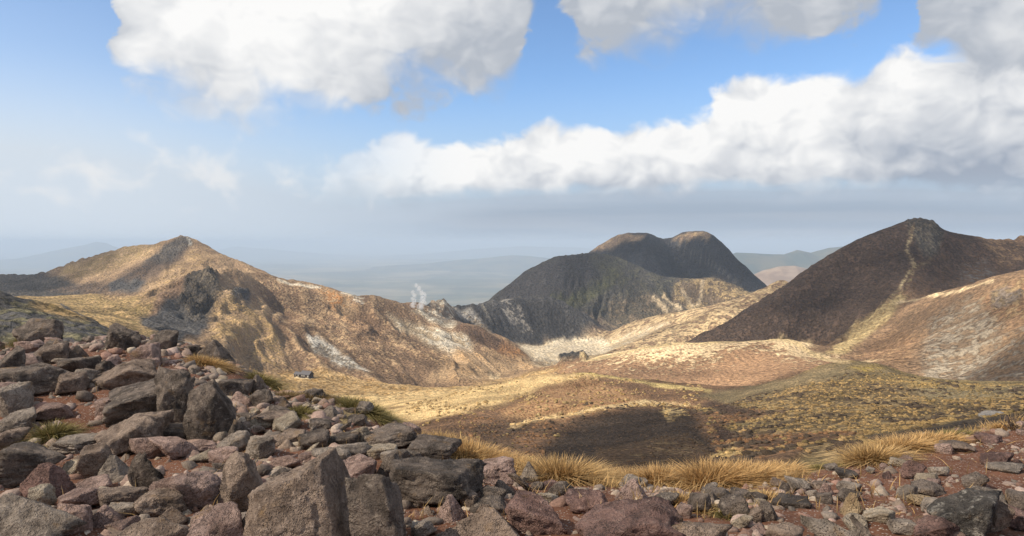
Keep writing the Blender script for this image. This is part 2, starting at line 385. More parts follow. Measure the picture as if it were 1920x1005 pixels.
for px in range(-500, 2501, 300):
    W('under', (at(px, 455, 1.0)[0] * 4300, 4300, -840)); W('under', (at(px, 455, 1.0)[0] * 6500, 6500, -960))

REGS = ['left', 'basin', 'rimleft', 'crater', 'scree', 'flat', 'green', 'twin', 'tawny', 'dark', 'brown', 'golden', 'valley', 'near', 'mound', 'under']
cx, cz, cr = [], [], []
for reg, pts in LINES:
    for i, p in enumerate(pts):
        cx.append(p[:2]); cz.append(p[2]); cr.append(REGS.index(reg))
        if i + 1 < len(pts):
            q = pts[i + 1]; n = int(math.dist(p[:2], q[:2]) / (0.045 * p[1])) 
            for k in range(1, n + 1):
                t = k / (n + 1)
                cx.append((p[0] + (q[0] - p[0]) * t, p[1] + (q[1] - p[1]) * t)); cz.append(p[2] + (q[2] - p[2]) * t); cr.append(REGS.index(reg))
cx = np.array(cx); cz = np.array(cz); cr = np.array(cr)
_, keep = np.unique(np.round(np.stack([cx[:, 0] / cx[:, 1] / 0.006, np.log(cx[:, 1]) / 0.006], 1)).astype(np.int64), axis=0, return_index=True)
cx, cz, cr = cx[keep], cz[keep], cr[keep]
cc = (0.014 * np.hypot(cx[:, 0], cx[:, 1])) ** 2
def _phi(p): return np.sqrt(((p[:, None, :] - cx[None]) ** 2).sum(-1) + cc[None])
_n = len(cx); _A = np.zeros((_n + 1, _n + 1)); _A[:_n, :_n] = _phi(cx); _A[:_n, :_n] -= np.diag(0.25 * np.sqrt(cc)) * 0.35
_A[:_n, _n] = 1; _A[_n, :_n] = 1
_w = np.linalg.solve(_A, np.append(cz, 0))
def base_height(p):
    """p (n,2) -> smooth height and index of the nearest surveyed point"""
    h = np.empty(len(p), np.float32); ix = np.empty(len(p), np.int32)
    cf = cx.astype(np.float32); c2 = cc.astype(np.float32); w = _w[:_n].astype(np.float32)
    for i in range(0, len(p), 20000):
        q = p[i:i + 20000].astype(np.float32)
        d2 = (q[:, 0:1] - cf[None, :, 0]) ** 2 + (q[:, 1:2] - cf[None, :, 1]) ** 2
        ix[i:i + 20000] = np.argmin(d2, 1)
        h[i:i + 20000] = np.sqrt(d2 + c2[None]) @ w + _w[_n]
    return h, ix
print('survey points', _n)

NA, NR, R0 = 780, 730, 28.0
az = np.linspace(R(-46), R(46), NA); rr = R0 * (4600.0 / R0) ** np.linspace(0, 1, NR)
# coarse evaluation, then bilinear to the full grid
ca = np.linspace(0, NA - 1, 431); cr_ = np.linspace(0, NR - 1, 391)
caz = np.interp(ca, np.arange(NA), az); crr = np.exp(np.interp(cr_, np.arange(NR), np.log(rr)))
gx = np.outer(crr, np.sin(caz)); gy = np.outer(crr, np.cos(caz))
h0, i0 = base_height(np.stack([gx.ravel(), gy.ravel()], 1)); h0 = h0.reshape(gx.shape)
t = np.empty((391, NA), np.float32)
for j in range(391): t[j] = np.interp(np.arange(NA), ca, h0[j])
H = np.empty((NR, NA), np.float32)
for i in range(NA): H[:, i] = np.interp(np.arange(NR), cr_, t[:, i])
ri = np.clip(np.round(np.arange(NR) / (NR - 1) * 390).astype(int), 0, 390); ai = np.clip(np.round(np.arange(NA) / (NA - 1) * 430).astype(int), 0, 430)
REG = cr[i0].reshape(gx.shape)[ri][:, ai]
X = np.outer(rr, np.sin(az)); Y = np.outer(rr, np.cos(az)); RAD = np.hypot(X, Y)
def inreg(*names, soft=None):
    m = np.zeros(REG.shape, np.float32)
    for n in names: m[REG == REGS.index(n)] = 1
    k = soft or 4
    for ax, kk in ((0, k), (1, k)):       # soften the seams between regions
        c = np.cumsum(np.pad(m, [(kk + 1, kk) if a == ax else (0, 0) for a in (0, 1)], mode='edge'), ax)
        m = (np.take(c, range(2 * kk + 1, c.shape[ax]), ax) - np.take(c, range(0, c.shape[ax] - 2 * kk - 1), ax)) / (2 * kk + 1)
    return m
# photo bearings of every vertex before the relief is added (used to place survey patches)
def project(x, y, z):
    cp, sp = math.cos(PITCH), math.sin(PITCH)
    f = y * cp - z * sp; u = y * sp + z * cp
    return 960 + FPX * x / f, 502.5 - FPX * u / f
# --- relief
def radial(cxy, k, seed, warp=0.25):
    def fn(x, y):
        dx, dy = x - cxy[0], y - cxy[1]; th = np.arctan2(dy, dx); r = np.hypot(dx, dy)
        return ridged((th + warp * fbm(x / 170, y / 170, 3, seed + 5)) * k, r / 900.0, 3, seed, 0.55) - 1.3
    return fn
def streak(dirdeg, wl, seed, warp=35, ln=7.0):
    def fn(x, y):
        a = R(dirdeg); s = x * math.cos(a) + y * math.sin(a); tt = -x * math.sin(a) + y * math.cos(a)
        return ridged((s + warp * fbm(x / 150, y / 150, 3, seed + 3)) / wl, tt / (wl * ln), 3, seed, 0.55) - 1.3
    return fn
REL = np.zeros(Z.shape, np.float32) if 'Z' in globals() else np.zeros(REG.shape, np.float32)
def add(m, fn, amp, rel=0.0):
    sel = m > 0.003; v = fn(X[sel], Y[sel])
    Z[sel] += m[sel] * amp * v
    if rel: REL[sel] += (m[sel] * rel * v).astype(np.float32)
FB = lambda wl, o, s: (lambda x, y: fbm(x / wl, y / wl, o, s))
RG = lambda wl, o, s, off=1.2: (lambda x, y: ridged(x / wl, y / wl, o, s) - off)
ML, MC, MS, MG, MT, MD, MB, MGO, MN, MM = [inreg(n) for n in ('left', 'crater', 'scree', 'green', 'twin', 'dark', 'brown', 'golden', 'near', 'mound')]
MTA, MV, MBA, MRL = inreg('tawny'), inreg('valley'), inreg('basin'), inreg('rimleft')
S_left = at(345, 445, 1400); S_green = at(1110, 475, 2020); S_twin = at(1250, 440, 2500); S_dark = at(1720, 410, 1000)
Z = H.copy()
add(ML * smooth(np.hypot(X - S_left[0], Y - S_left[1]), 40, 250), radial(S_left, 5.5, 11), 9.0, .5)
_mc = MC * (1 - .55 * smooth(Y, 1060, 1190)); add(_mc, streak(28, 66, 21), 9.5, .7); add(_mc, streak(30, 24, 25, 16), 2.8, .45)
add(MS, streak(20, 55, 31), 8.0, .5)
add(MG * (1 - .8 * smooth(Y, 1850, 1960)), radial(S_green, 7.0, 41), 15.0, .7); add(MT * (1 - .9 * smooth(Y, 2290, 2390)), radial(S_twin, 5.0, 51), 8.0, .5); add(MD * smooth(np.hypot(X - S_dark[0], Y - S_dark[1]), 50, 260), radial(S_dark, 9.0, 61), 5.0, .5)
add(MB, streak(60, 42, 71), 3.6, .4)
add(MGO, FB(90, 4, 81), 2.6); add(np.clip(MG + MT, 0, 1), RG(95, 4, 87), 5.0); add(np.clip(MD * smooth(np.hypot(X - S_dark[0], Y - S_dark[1]), 60, 220) + ML, 0, 1), RG(42, 4, 89, .9), 2.2); add(MTA, RG(120, 4, 85), 6.0)
add(MN, FB(45, 4, 91), 1.3); add(MM, FB(40, 4, 95), 1.0)
add(MV + MBA, FB(45, 4, 97), 2.4); add(MRL, RG(40, 4, 99), 3.0)
add(smooth(RAD, 60, 300), FB(14, 3, 101), 0.55); add(smooth(RAD, 400, 900), FB(60, 3, 105), 2.2)
add(smooth(RAD, 60, 200) * (1 - smooth(RAD, 900, 1500)), FB(5, 2, 107), 0.35)
PX, PY = project(X, Y, H)
PX0, PY0 = PX.copy(), PY.copy()
PX = PX + 9 * fbm(X / (0.020 * RAD + 4), Y / (0.020 * RAD + 4), 4, 201); PY = PY + 6 * fbm(X / (0.020 * RAD + 4), Y / (0.020 * RAD + 4), 4, 231)
def pmask(poly, soft=6.0, mx=None, raw=False):
    """soft membership of a surveyed outline; mx: mask of the regions it lies on"""
    qx, qy = (PX0, PY0) if raw else (PX, PY)
    poly = np.array(poly, float); out = np.zeros(PX.shape, np.float32)
    lo = poly.min(0) - 3 * soft; hi = poly.max(0) + 3 * soft
    sel = (qx > lo[0]) & (qx < hi[0]) & (qy > lo[1]) & (qy < hi[1])
    if mx is not None: sel &= mx > 0.02
    x = qx[sel]; y = qy[sel]; ins = np.zeros(x.shape, bool); dm = np.full(x.shape, 1e9)
    for i in range(len(poly)):
        a = poly[i]; b = poly[(i + 1) % len(poly)]; e = b - a
        c = ((a[1] > y) != (b[1] > y)) & (x < e[0] * (y - a[1]) / (e[1] + 1e-9) + a[0]); ins ^= c
        tt = np.clip(((x - a[0]) * e[0] + (y - a[1]) * e[1]) / (e @ e + 1e-9), 0, 1)
        dm = np.minimum(dm, np.hypot(x - a[0] - tt * e[0], y - a[1] - tt * e[1]))
    sd = np.where(ins, dm, -dm)
    out[sel] = smooth(sd, -soft, soft) * (1 if mx is None else np.minimum(1, mx[sel] * 1.6))
    return out
def lmask(line, w, mx=None, raw=False):
    qx, qy = PX0 * .7 + PX * .3, PY0 * .7 + PY * .3
    line = np.array(line, float); out = np.zeros(PX.shape, np.float32)
    lo = line.min(0) - 3 * w; hi = line.max(0) + 3 * w
    sel = (qx > lo[0]) & (qx < hi[0]) & (qy > lo[1]) & (qy < hi[1])
    if mx is not None: sel &= mx > 0.02
    x = qx[sel]; y = qy[sel]; dm = np.full(x.shape, 1e9)
    for a, b in zip(line[:-1], line[1:]):
        e = b - a; tt = np.clip(((x - a[0]) * e[0] + (y - a[1]) * e[1]) / (e @ e + 1e-9), 0, 1)
        dm = np.minimum(dm, np.hypot(x - a[0] - tt * e[0], y - a[1] - tt * e[1]))
    out[sel] = 1 - smooth(dm, w * 0.35, w * 1.1)
    return out
# --- crags: rough broken rock where the photograph shows outcrops
def crag(m, amp, wl, seed):
    add(m, lambda x, y: ridged(x / wl, y / wl, 5, seed, 0.6) - 1.1, amp)
CR1 = pmask([(340, 545), (352, 522), (385, 512), (412, 522), (420, 560), (415, 592), (385, 603), (352, 598), (335, 575)], 8, ML)
CR2 = pmask([(432, 545), (455, 538), (474, 550), (468, 572), (445, 580), (430, 565)], 6, ML + MC)
CR3 = pmask([(300, 468), (330, 446), (356, 446), (368, 455), (340, 475), (300, 492), (270, 495)], 5, ML)
CR4 = pmask([(1700, 412), (1752, 412), (1775, 440), (1762, 480), (1735, 485), (1712, 450)], 5, MD)
CR5 = pmask([(1050, 672), (1085, 666), (1100, 672), (1090, 682), (1050, 682)], 3)
CR6 = pmask([(800, 575), (815, 562), (845, 562), (850, 580), (820, 588)], 4, MS + MC)
for m, a, wl, s in ((CR1, 16, 46, 301), (CR2, 10, 36, 311), (CR3, 6, 34, 321), (CR4, 5.0, 24, 331), (CR5, 4, 26, 341), (CR6, 9, 40, 351)): crag(m, a, wl, s)
add(CR5, lambda x, y: 7.0 + 0 * x, 1.0)
crag(pmask([(580, 560), (720, 575), (760, 640), (700, 660), (600, 620)], 14, MC) * 0.8, 6, 34, 361)
crag(pmask([(1030, 715), (1110, 700), (1140, 720), (1090, 735)], 8, MN), 1.6, 9, 371)
crag(pmask([(1850, 555), (1890, 540), (1925, 545), (1910, 575), (1860, 575)], 6, MB), 5, 20, 381)
# the hut stands on levelled ground
HUT = at(572, 709, 700)
_hd = np.hypot(X - HUT[0], Y - HUT[1]); _hm = 1 - smooth(_hd, 9, 26)
_hz = float(np.interp(0, [0], [0])) + float(Z[np.unravel_index(np.argmin(_hd), _hd.shape)])
Z = Z * (1 - _hm) + _hz * _hm
HUT = (HUT[0], HUT[1], _hz)

# --- ground colours (earth, grass, scree); each place has two, mottled together by the material
CA = np.zeros(Z.shape + (3,), np.float32); CB = CA.copy(); RT = np.full(Z.shape, 0.5, np.float32)
def paint(m, a, b=None, ratio=None):
    s = m > 0.003; k = m[s].astype(np.float32); mm = k[:, None]; b = a if b is None else b
    CA[s] = CA[s] * (1 - mm) + np.array(a, np.float32) * mm; CB[s] = CB[s] * (1 - mm) + np.array(b, np.float32) * mm
    if ratio is not None: RT[s] = RT[s] * (1 - k) + ratio * k
GOLD, STRAW, TAN = (.54, .37, .185), (.75, .57, .35), (.44, .305, .185)
BRN, DBRN, HEATH, DHEATH = (.235, .14, .082), (.15, .095, .062), (.095, .065, .047), (.080, .056, .041)
GREY, DGREY, PALE, WHITE = (.19, .178, .165), (.098, .094, .094), (.46, .41, .33), (.66, .62, .54)
OLIVE, MOSS, RUST = (.31, .225, .105), (.18, .14, .075), (.43, .22, .095)
paint(np.ones(Z.shape, np.float32), TAN, BRN, .5)
full = np.ones(Z.shape, np.float32)
RCOL = {'left': (TAN, (.34, .235, .15), .5), 'basin': (GOLD, OLIVE, .5), 'rimleft': ((.17, .155, .10), DGREY, .5), 'crater': (TAN, (.235, .155, .10), .55), 'scree': (DGREY, (.075, .072, .073), .5),
        'flat': ((.80, .67, .48), STRAW, .5), 'green': ((.098, .092, .070), (.070, .066, .062), .5), 'twin': ((.055, .055, .060), (.042, .042, .047), .5), 'tawny': ((.58, .43, .25), (.27, .18, .115), .6),
        'dark': ((.125, .085, .064), (.085, .060, .047), .5), 'brown': ((.265, .18, .115), (.32, .21, .13), .45), 'golden': (STRAW, (.36, .22, .13), .5), 'valley': (GOLD, (.40, .25, .10), .6),
        'near': (BRN, DBRN, .5), 'mound': (OLIVE, MOSS, .5), 'under': (BRN, OLIVE, .5)}
for k, (a, b, r_) in RCOL.items(): paint(np.clip(inreg(k, soft=3), 0, 1), a, b, r_)
LC = np.clip(ML + MC, 0, 1)
# left mountain
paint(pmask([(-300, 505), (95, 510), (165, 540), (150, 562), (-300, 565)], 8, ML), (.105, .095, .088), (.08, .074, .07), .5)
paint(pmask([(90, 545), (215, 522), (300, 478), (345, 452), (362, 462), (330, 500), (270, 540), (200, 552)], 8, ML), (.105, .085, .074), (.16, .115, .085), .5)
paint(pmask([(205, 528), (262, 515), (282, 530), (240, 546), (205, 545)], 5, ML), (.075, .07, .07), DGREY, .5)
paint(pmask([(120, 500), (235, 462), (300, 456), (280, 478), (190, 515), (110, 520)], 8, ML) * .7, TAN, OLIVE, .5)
paint(pmask([(230, 560), (330, 490), (372, 468), (400, 485), (330, 535), (280, 575), (220, 590)], 9, ML) * .8, GOLD, TAN, .5)
paint(pmask([(250, 570), (340, 520), (370, 525), (350, 560), (280, 600), (240, 600)], 8, LC) * .85, (.25, .16, .105), (.19, .125, .09), .5)
paint(pmask([(240, 606), (300, 578), (345, 555), (360, 590), (420, 592), (400, 610), (330, 634), (270, 622)], 6, LC), (.078, .072, .07), DGREY, .5)
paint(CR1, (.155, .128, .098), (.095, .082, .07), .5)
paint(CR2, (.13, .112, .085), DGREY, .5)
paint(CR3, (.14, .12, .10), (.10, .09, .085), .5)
paint(pmask([(352, 450), (362, 452), (366, 462), (358, 460)], 2, ML), WHITE)
paint(pmask([(415, 560), (480, 570), (520, 600), (540, 660), (520, 690), (400, 660), (390, 610)], 14, LC), GOLD, TAN, .62)
paint(pmask([(405, 640), (440, 640), (470, 680), (440, 700)], 7, LC) * .7, GREY, TAN, .5)
paint(pmask([(60, 572), (200, 560), (290, 565), (255, 612), (150, 602), (90, 590)], 8), GOLD, OLIVE, .5)
paint(lmask([(115, 572), (150, 592), (178, 606), (205, 616)], 3), DGREY)
# crater ridge
paint(pmask([(480, 510), (560, 540), (600, 600), (560, 640), (500, 600)], 12, LC) * .8, TAN, (.25, .16, .10), .5)
paint(pmask([(596, 540), (640, 546), (670, 580), (660, 610), (630, 590)], 7, MC), RUST, TAN, .55)
paint(pmask([(640, 580), (700, 590), (720, 630), (670, 640)], 9, MC) * .7, (.40, .25, .15), DBRN, .5)
paint(pmask([(575, 630), (590, 627), (640, 662), (697, 696), (684, 699), (632, 682), (590, 652)], 3.5, MC), (.64, .60, .53), (.34, .29, .23), .6)
paint(pmask([(575, 640), (600, 660), (690, 706), (840, 720), (800, 700), (760, 690), (845, 724), (720, 716), (620, 682)], 3, MC) * .6, DGREY, DBRN, .5)
paint(lmask([(520, 525), (545, 532), (600, 539)], 2.5, MC), (.66, .58, .46)); paint(lmask([(640, 546), (682, 558)], 2, MC), (.66, .58, .46)); paint(lmask([(664, 560), (680, 566)], 3, MC), (.64, .56, .45))
paint(pmask([(725, 585), (758, 592), (800, 612), (860, 628), (888, 645), (885, 665), (850, 662), (800, 640), (750, 612)], 7, MC), (.72, .64, .51), (.48, .38, .26), .6)
paint(pmask([(770, 577), (790, 577), (865, 612), (845, 616), (800, 596)], 4, MC + MS), (.62, .56, .46), (.36, .30, .22), .6)
paint(pmask([(800, 582), (812, 566), (850, 566), (858, 585), (850, 606), (822, 596)], 5, MC + MS), (.62, .55, .44), (.34, .26, .19), .55)
paint(pmask([(850, 570), (880, 578), (930, 635), (900, 618)], 4, MC + MS), (.50, .38, .25), (.62, .57, .50), .5)
paint(pmask([(858, 608), (900, 613), (960, 645), (960, 665), (900, 650), (850, 620)], 5, MC), DBRN, (.19, .12, .08), .5)
paint(pmask([(945, 640), (1000, 672), (960, 672), (925, 655)], 5, MC), RUST, (.34, .19, .10), .5)
paint(pmask([(860, 655), (990, 670), (1010, 690), (900, 720), (800, 700)], 12), (.46, .30, .165), TAN, .5)
paint(pmask([(918, 690), (940, 688), (936, 700), (912, 702)], 3), STRAW)
# dark scree ridge, sand flat
paint(pmask([(930, 565), (955, 558), (985, 590), (1010, 622), (985, 628), (955, 600)], 5, MS), (.38, .345, .30), DGREY, .6)
paint(lmask([(905, 572), (925, 610)], 3, MS) * .6, PALE)
paint(pmask([(975, 650), (1060, 634), (1135, 634), (1150, 655), (1110, 668), (1060, 677), (1000, 677)], 4), (.90, .77, .57), (.82, .67, .46), .6)
paint(CR5, DGREY, (.07, .065, .06), .5)
# green and twin mountains
paint(pmask([(900, 575), (975, 515), (1040, 484), (1100, 478), (1130, 510), (1080, 545), (1040, 560), (960, 560)], 10, MG), (.088, .080, .078), (.07, .064, .064), .5)
paint(pmask([(1030, 548), (1060, 552), (1120, 530), (1150, 500), (1160, 520), (1110, 560), (1060, 575), (1035, 562)], 6, MG), (.125, .125, .060), (.10, .098, .058), .5)
paint(pmask([(1110, 490), (1160, 490), (1180, 530), (1130, 530)], 9, MG) * .6, (.12, .115, .07), (.10, .095, .065), .5)
paint(pmask([(1140, 560), (1230, 555), (1290, 580), (1220, 610), (1140, 620)], 10, MG) * .75, (.24, .18, .125), (.13, .11, .08), .5)
paint(pmask([(1270, 530), (1345, 518), (1400, 545), (1415, 552), (1370, 572), (1290, 580), (1260, 560)], 9, MG), (.46, .335, .18), (.21, .155, .105), .55)
for ln in ([(1280, 540), (1300, 575)], [(1318, 530), (1310, 572)], [(1245, 555), (1275, 580)], [(1225, 560), (1250, 580)]): paint(lmask(ln, 5, MG), (.56, .44, .29))
paint(pmask([(1110, 470), (1145, 446), (1180, 437), (1215, 437), (1205, 446), (1165, 455), (1125, 472)], 4, MT), (.44, .30, .18), (.30, .21, .14), .5)
paint(pmask([(1262, 447), (1290, 434), (1335, 437), (1330, 446), (1290, 447)], 4, MT), (.48, .34, .19), (.30, .21, .14), .5)
paint(lmask([(1270, 460), (1330, 490), (1390, 535)], 3, MT) * .5, (.2, .18, .16))
# dark mountain with its pale path ridge
paint(pmask([(1740, 440), (1800, 440), (1930, 440), (1930, 500), (1800, 545), (1720, 560), (1700, 520)], 10, MD), (.15, .095, .064), (.10, .068, .05), .5)
paint(pmask([(1800, 500), (1850, 490), (1870, 515), (1800, 545)], 8, MD) * .8, GREY, DBRN, .45)
paint(pmask([(1840, 445), (1935, 440), (1935, 480), (1880, 500)], 8, MD) * .7, (.34, .22, .12), DBRN, .5)
paint(CR4, (.21, .175, .13), (.11, .095, .08), .5)
paint(lmask([(1712, 425), (1700, 470), (1715, 500), (1700, 520), (1680, 548), (1650, 580)], 4.5, MD), (.46, .36, .21), (.20, .14, .09), .55)
paint(lmask([(1745, 490), (1712, 505), (1700, 545)], 6, MD) * .8, (.27, .21, .11), DBRN, .5)
paint(pmask([(1682, 552), (1700, 560), (1650, 610), (1610, 645), (1575, 665), (1535, 662), (1590, 625), (1640, 580)], 5), (.55, .42, .22), (.42, .30, .15), .7)
paint(lmask([(1680, 570), (1740, 558), (1780, 549), (1860, 528)], 3), STRAW)
paint(pmask([(1500, 645), (1560, 640), (1590, 630), (1560, 655), (1540, 660)], 5), (.20, .13, .08), DBRN, .5)
# brown slope
paint(pmask([(1740, 600), (1820, 558), (1865, 575), (1880, 620), (1850, 715), (1730, 716), (1735, 650)], 14, MB) * .9, (.37, .315, .245), (.26, .19, .13), .6)
paint(pmask([(1830, 560), (1930, 515), (1930, 600), (1870, 600)], 12, MB) * .7, (.44, .31, .17), BRN, .5)
paint(pmask([(1870, 640), (1935, 600), (1935, 715), (1860, 720)], 12, MB) * .8, (.36, .30, .23), (.27, .18, .11), .5)
paint(pmask([(1590, 670), (1680, 610), (1720, 640), (1700, 690), (1640, 684)], 12, MB) * .6, (.40, .25, .14), BRN, .5)
paint(pmask([(1855, 545), (1900, 535), (1925, 550), (1905, 570), (1860, 572)], 5, MB) * .7, (.2, .16, .11), GREY, .5)
# golden hill
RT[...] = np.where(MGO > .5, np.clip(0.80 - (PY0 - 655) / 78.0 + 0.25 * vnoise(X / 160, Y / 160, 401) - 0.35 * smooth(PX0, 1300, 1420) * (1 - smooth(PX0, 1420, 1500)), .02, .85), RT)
paint(lmask([(1465, 634), (1495, 640), (1520, 658), (1548, 674), (1590, 682)], 6), (.66, .50, .28), (.5, .36, .18), .8)
paint(lmask([(1090, 676), (1270, 645), (1460, 634)], 4, MGO), (.66, .50, .27), STRAW, .7)
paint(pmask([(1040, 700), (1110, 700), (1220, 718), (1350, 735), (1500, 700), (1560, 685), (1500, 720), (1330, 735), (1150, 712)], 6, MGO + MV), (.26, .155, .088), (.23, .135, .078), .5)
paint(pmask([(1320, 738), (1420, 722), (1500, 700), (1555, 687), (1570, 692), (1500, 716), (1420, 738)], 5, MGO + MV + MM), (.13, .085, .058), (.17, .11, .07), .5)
# near hill
paint(pmask([(600, 745), (760, 738), (900, 724), (1000, 706), (1085, 698), (1130, 705), (1010, 728), (930, 760), (800, 790), (680, 790)], 9, np.clip(MN + MV, 0, 1)), (.62, .46, .235), GOLD, .6)
paint(pmask([(940, 770), (1010, 735), (1100, 715), (1180, 740), (1220, 755), (1120, 775), (1020, 795), (960, 800)], 10, MN), (.29, .165, .092), (.36, .225, .12), .5)
paint(lmask([(1085, 700), (1160, 706), (1230, 722), (1330, 733)], 6, MN + MM), (.52, .40, .18), OLIVE, .6)
paint(lmask([(960, 800), (1040, 782), (1120, 768), (1210, 755)], 7, MN), (.55, .40, .20), BRN, .55)
paint(pmask([(880, 800), (960, 785), (1010, 790), (960, 830), (900, 825)], 8, MN) * .8, (.125, .085, .06), DHEATH, .5)
paint(pmask([(1010, 840), (1070, 795), (1150, 772), (1215, 758), (1290, 765), (1310, 790), (1340, 840), (1360, 880), (1200, 905), (1030, 880)], 17, np.clip(MN + MM, 0, 1)), (.060, .044, .034), (.046, .035, .028), .5)
paint(pmask([(1240, 770), (1280, 765), (1290, 780), (1250, 790)], 5), (.42, .32, .17), DHEATH, .6)
paint(pmask([(1120, 850), (1290, 815), (1330, 850), (1300, 890), (1120, 890)], 8) * .7, (.085, .056, .036), (.17, .12, .07), .7)
paint(pmask([(1330, 855), (1380, 838), (1400, 850), (1340, 875)], 5), (.45, .34, .18), (.40, .29, .14), .6)
paint(lmask([(960, 799), (1040, 781), (1120, 767), (1210, 754), (1290, 758)], 5, np.clip(MN + MM, 0, 1)) * .9, (.60, .45, .25), (.36, .24, .13), .65)
# mound: mossy top, tussocks, bare saddle
paint(pmask([(1330, 735), (1480, 708), (1560, 684), (1620, 678), (1700, 700), (1640, 705), (1560, 712), (1480, 740), (1380, 760), (1300, 745)], 6, MM + MN), (.235, .18, .105), (.175, .14, .085), .5)
paint(pmask([(1590, 690), (1640, 686), (1660, 692), (1620, 698)], 5), (.36, .27, .075), OLIVE, .5)
paint(pmask([(1690, 725), (1760, 728), (1935, 722), (1935, 742), (1800, 750), (1720, 745)], 5, MM), (.26, .21, .125), (.22, .175, .105), .5)
paint(pmask([(1500, 715), (1690, 715), (1740, 750), (1930, 745), (1930, 765), (1750, 800), (1600, 812), (1420, 800), (1380, 770)], 14, MM) * .8, (.33, .235, .12), (.125, .09, .055), .5)
paint(pmask([(1600, 815), (1750, 806), (1940, 770), (1940, 800), (1800, 812), (1680, 830)], 6, MM), (.07, .055, .045), (.09, .072, .055), .5)
paint(pmask([(1380, 800), (1500, 805), (1620, 820), (1560, 860), (1400, 850)], 10, MM) * .8, (.35, .245, .13), (.125, .09, .052), .5)
for poly in ([(1310, 758), (1340, 750), (1400, 765), (1420, 778), (1370, 778)], [(1330, 790), (1365, 800), (1390, 830), (1350, 835)]): paint(pmask(poly, 6), (.075, .05, .04), DHEATH, .5)

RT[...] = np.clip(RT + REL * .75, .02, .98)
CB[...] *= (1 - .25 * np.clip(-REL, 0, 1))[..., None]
# --- materials: two colours mottled at the scale of the plants or stones that make them
def land_mat(name, s_mottle, s_fine, bump_d):
    m, nt, out = new_mat(name)
    P = geo_pos(nt)
    a = attr(nt, 'earth_a'); b = attr(nt, 'earth_b'); r = attr(nt, 'share', 'Fac')
    n = noise(nt, P, s_mottle, 6.0, 0.62)
    v = voro(nt, P, s_fine, out='Distance')
    k = n + (0.42 - v) * 0.16
    f = (k - 0.5) * 5.0 + (r - 0.5) * 2.2 + 0.5
    f = f.sstep(0.2, 0.8)
    c = mixc(nt, f, b, a)
    big = noise(nt, P, s_mottle * 0.13, 3.0, 0.5)
    c = mixc(nt, 0.75, c, mixc(nt, big.sstep(0.32, 0.68), (0.56, 0.55, 0.55), (1.34, 1.32, 1.27)), 'MULTIPLY')
    fine = noise(nt, P, s_fine * 1.3, 5.0, 0.65)
    c = mixc(nt, 0.8, c, mixc(nt, fine.sstep(0.3, 0.72), (0.48, 0.48, 0.49), (1.55, 1.52, 1.47)), 'MULTIPLY')
    hgt = f * 0.35 + (1.0 - v) * 0.6 + fine * 1.0
    principled(nt, out, c, 0.95, bump(nt, hgt, bump_d, 1.0), 0.08)
    return m
M_FAR = land_mat('slope_far', 0.055, 0.15, 7.0)
M_MID = land_mat('slope_mid', 0.11, 0.26, 4.0)
M_NEAR = land_mat('slope_near', 0.30, 0.9, 0.9)
OBJ = [  # object name, regions, material
    ('mountain', ('left', 'basin'), M_MID, 'tawny mountain with dark crags and a rounded summit'),
    ('ridge', ('crater',), M_MID, 'ochre crater ridge streaked with white clay'),
    ('scree_ridge', ('scree',), M_FAR, 'dark grey scree ridge with a white head'),
    ('sand_flat', ('flat',), M_FAR, 'pale sand flat at the bottom of the valley'),
    ('mountain', ('green',), M_FAR, 'grey green shouldered mountain before the twin tops'),
    ('mountain', ('twin',), M_FAR, 'dark twin topped mountain with pale summits'),
    ('hill', ('tawny',), M_FAR, 'tawny rise behind the dark mountain'),
    ('mountain', ('dark',), M_MID, 'dark heath mountain with a pale path ridge'),
    ('slope', ('brown',), M_MID, 'brown slope streaked with grey scree'),
    ('hill', ('golden',), M_MID, 'golden mottled hill in the middle of the valley'),
    ('valley', ('valley',), M_MID, 'golden grass floor of the valley round the hut'),
    ('hill', ('near', 'under'), M_NEAR, 'near brown and dark heath hillside'),
    ('hill', ('mound',), M_NEAR, 'mossy mound covered in straw tussocks'),
    ('hill', ('rimleft',), M_MID, 'grey stony rise behind the boulder field'),
]
V3 = np.stack([X, Y, Z], -1).reshape(-1, 3)
q = np.arange(NR * NA).reshape(NR, NA)
Fq = np.stack([q[:-1, :-1], q[:-1, 1:], q[1:, 1:], q[1:, :-1]], -1).reshape(-1, 4)
FR = REG[:-1, :-1].reshape(-1)
CAf, CBf, RTf = CA.reshape(-1, 3), CB.reshape(-1, 3), RT.reshape(-1)
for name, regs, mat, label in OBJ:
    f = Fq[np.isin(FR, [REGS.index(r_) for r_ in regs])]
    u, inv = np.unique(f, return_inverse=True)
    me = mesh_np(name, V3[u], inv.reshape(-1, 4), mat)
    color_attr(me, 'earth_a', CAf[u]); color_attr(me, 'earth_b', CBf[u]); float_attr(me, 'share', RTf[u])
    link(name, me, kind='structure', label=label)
def ground_z(x, y):
    """height of the land at a place"""
    r = math.hypot(x, y); fa = (math.atan2(x, y) - az[0]) / (az[1] - az[0]); fr = math.log(r / R0) / math.log(4600 / R0) * (NR - 1)
    i, j = int(fr), int(fa); a, b = fr - i, fa - j
    return float((Z[i, j] * (1 - b) + Z[i, j + 1] * b) * (1 - a) + (Z[i + 1, j] * (1 - b) + Z[i + 1, j + 1] * b) * a)

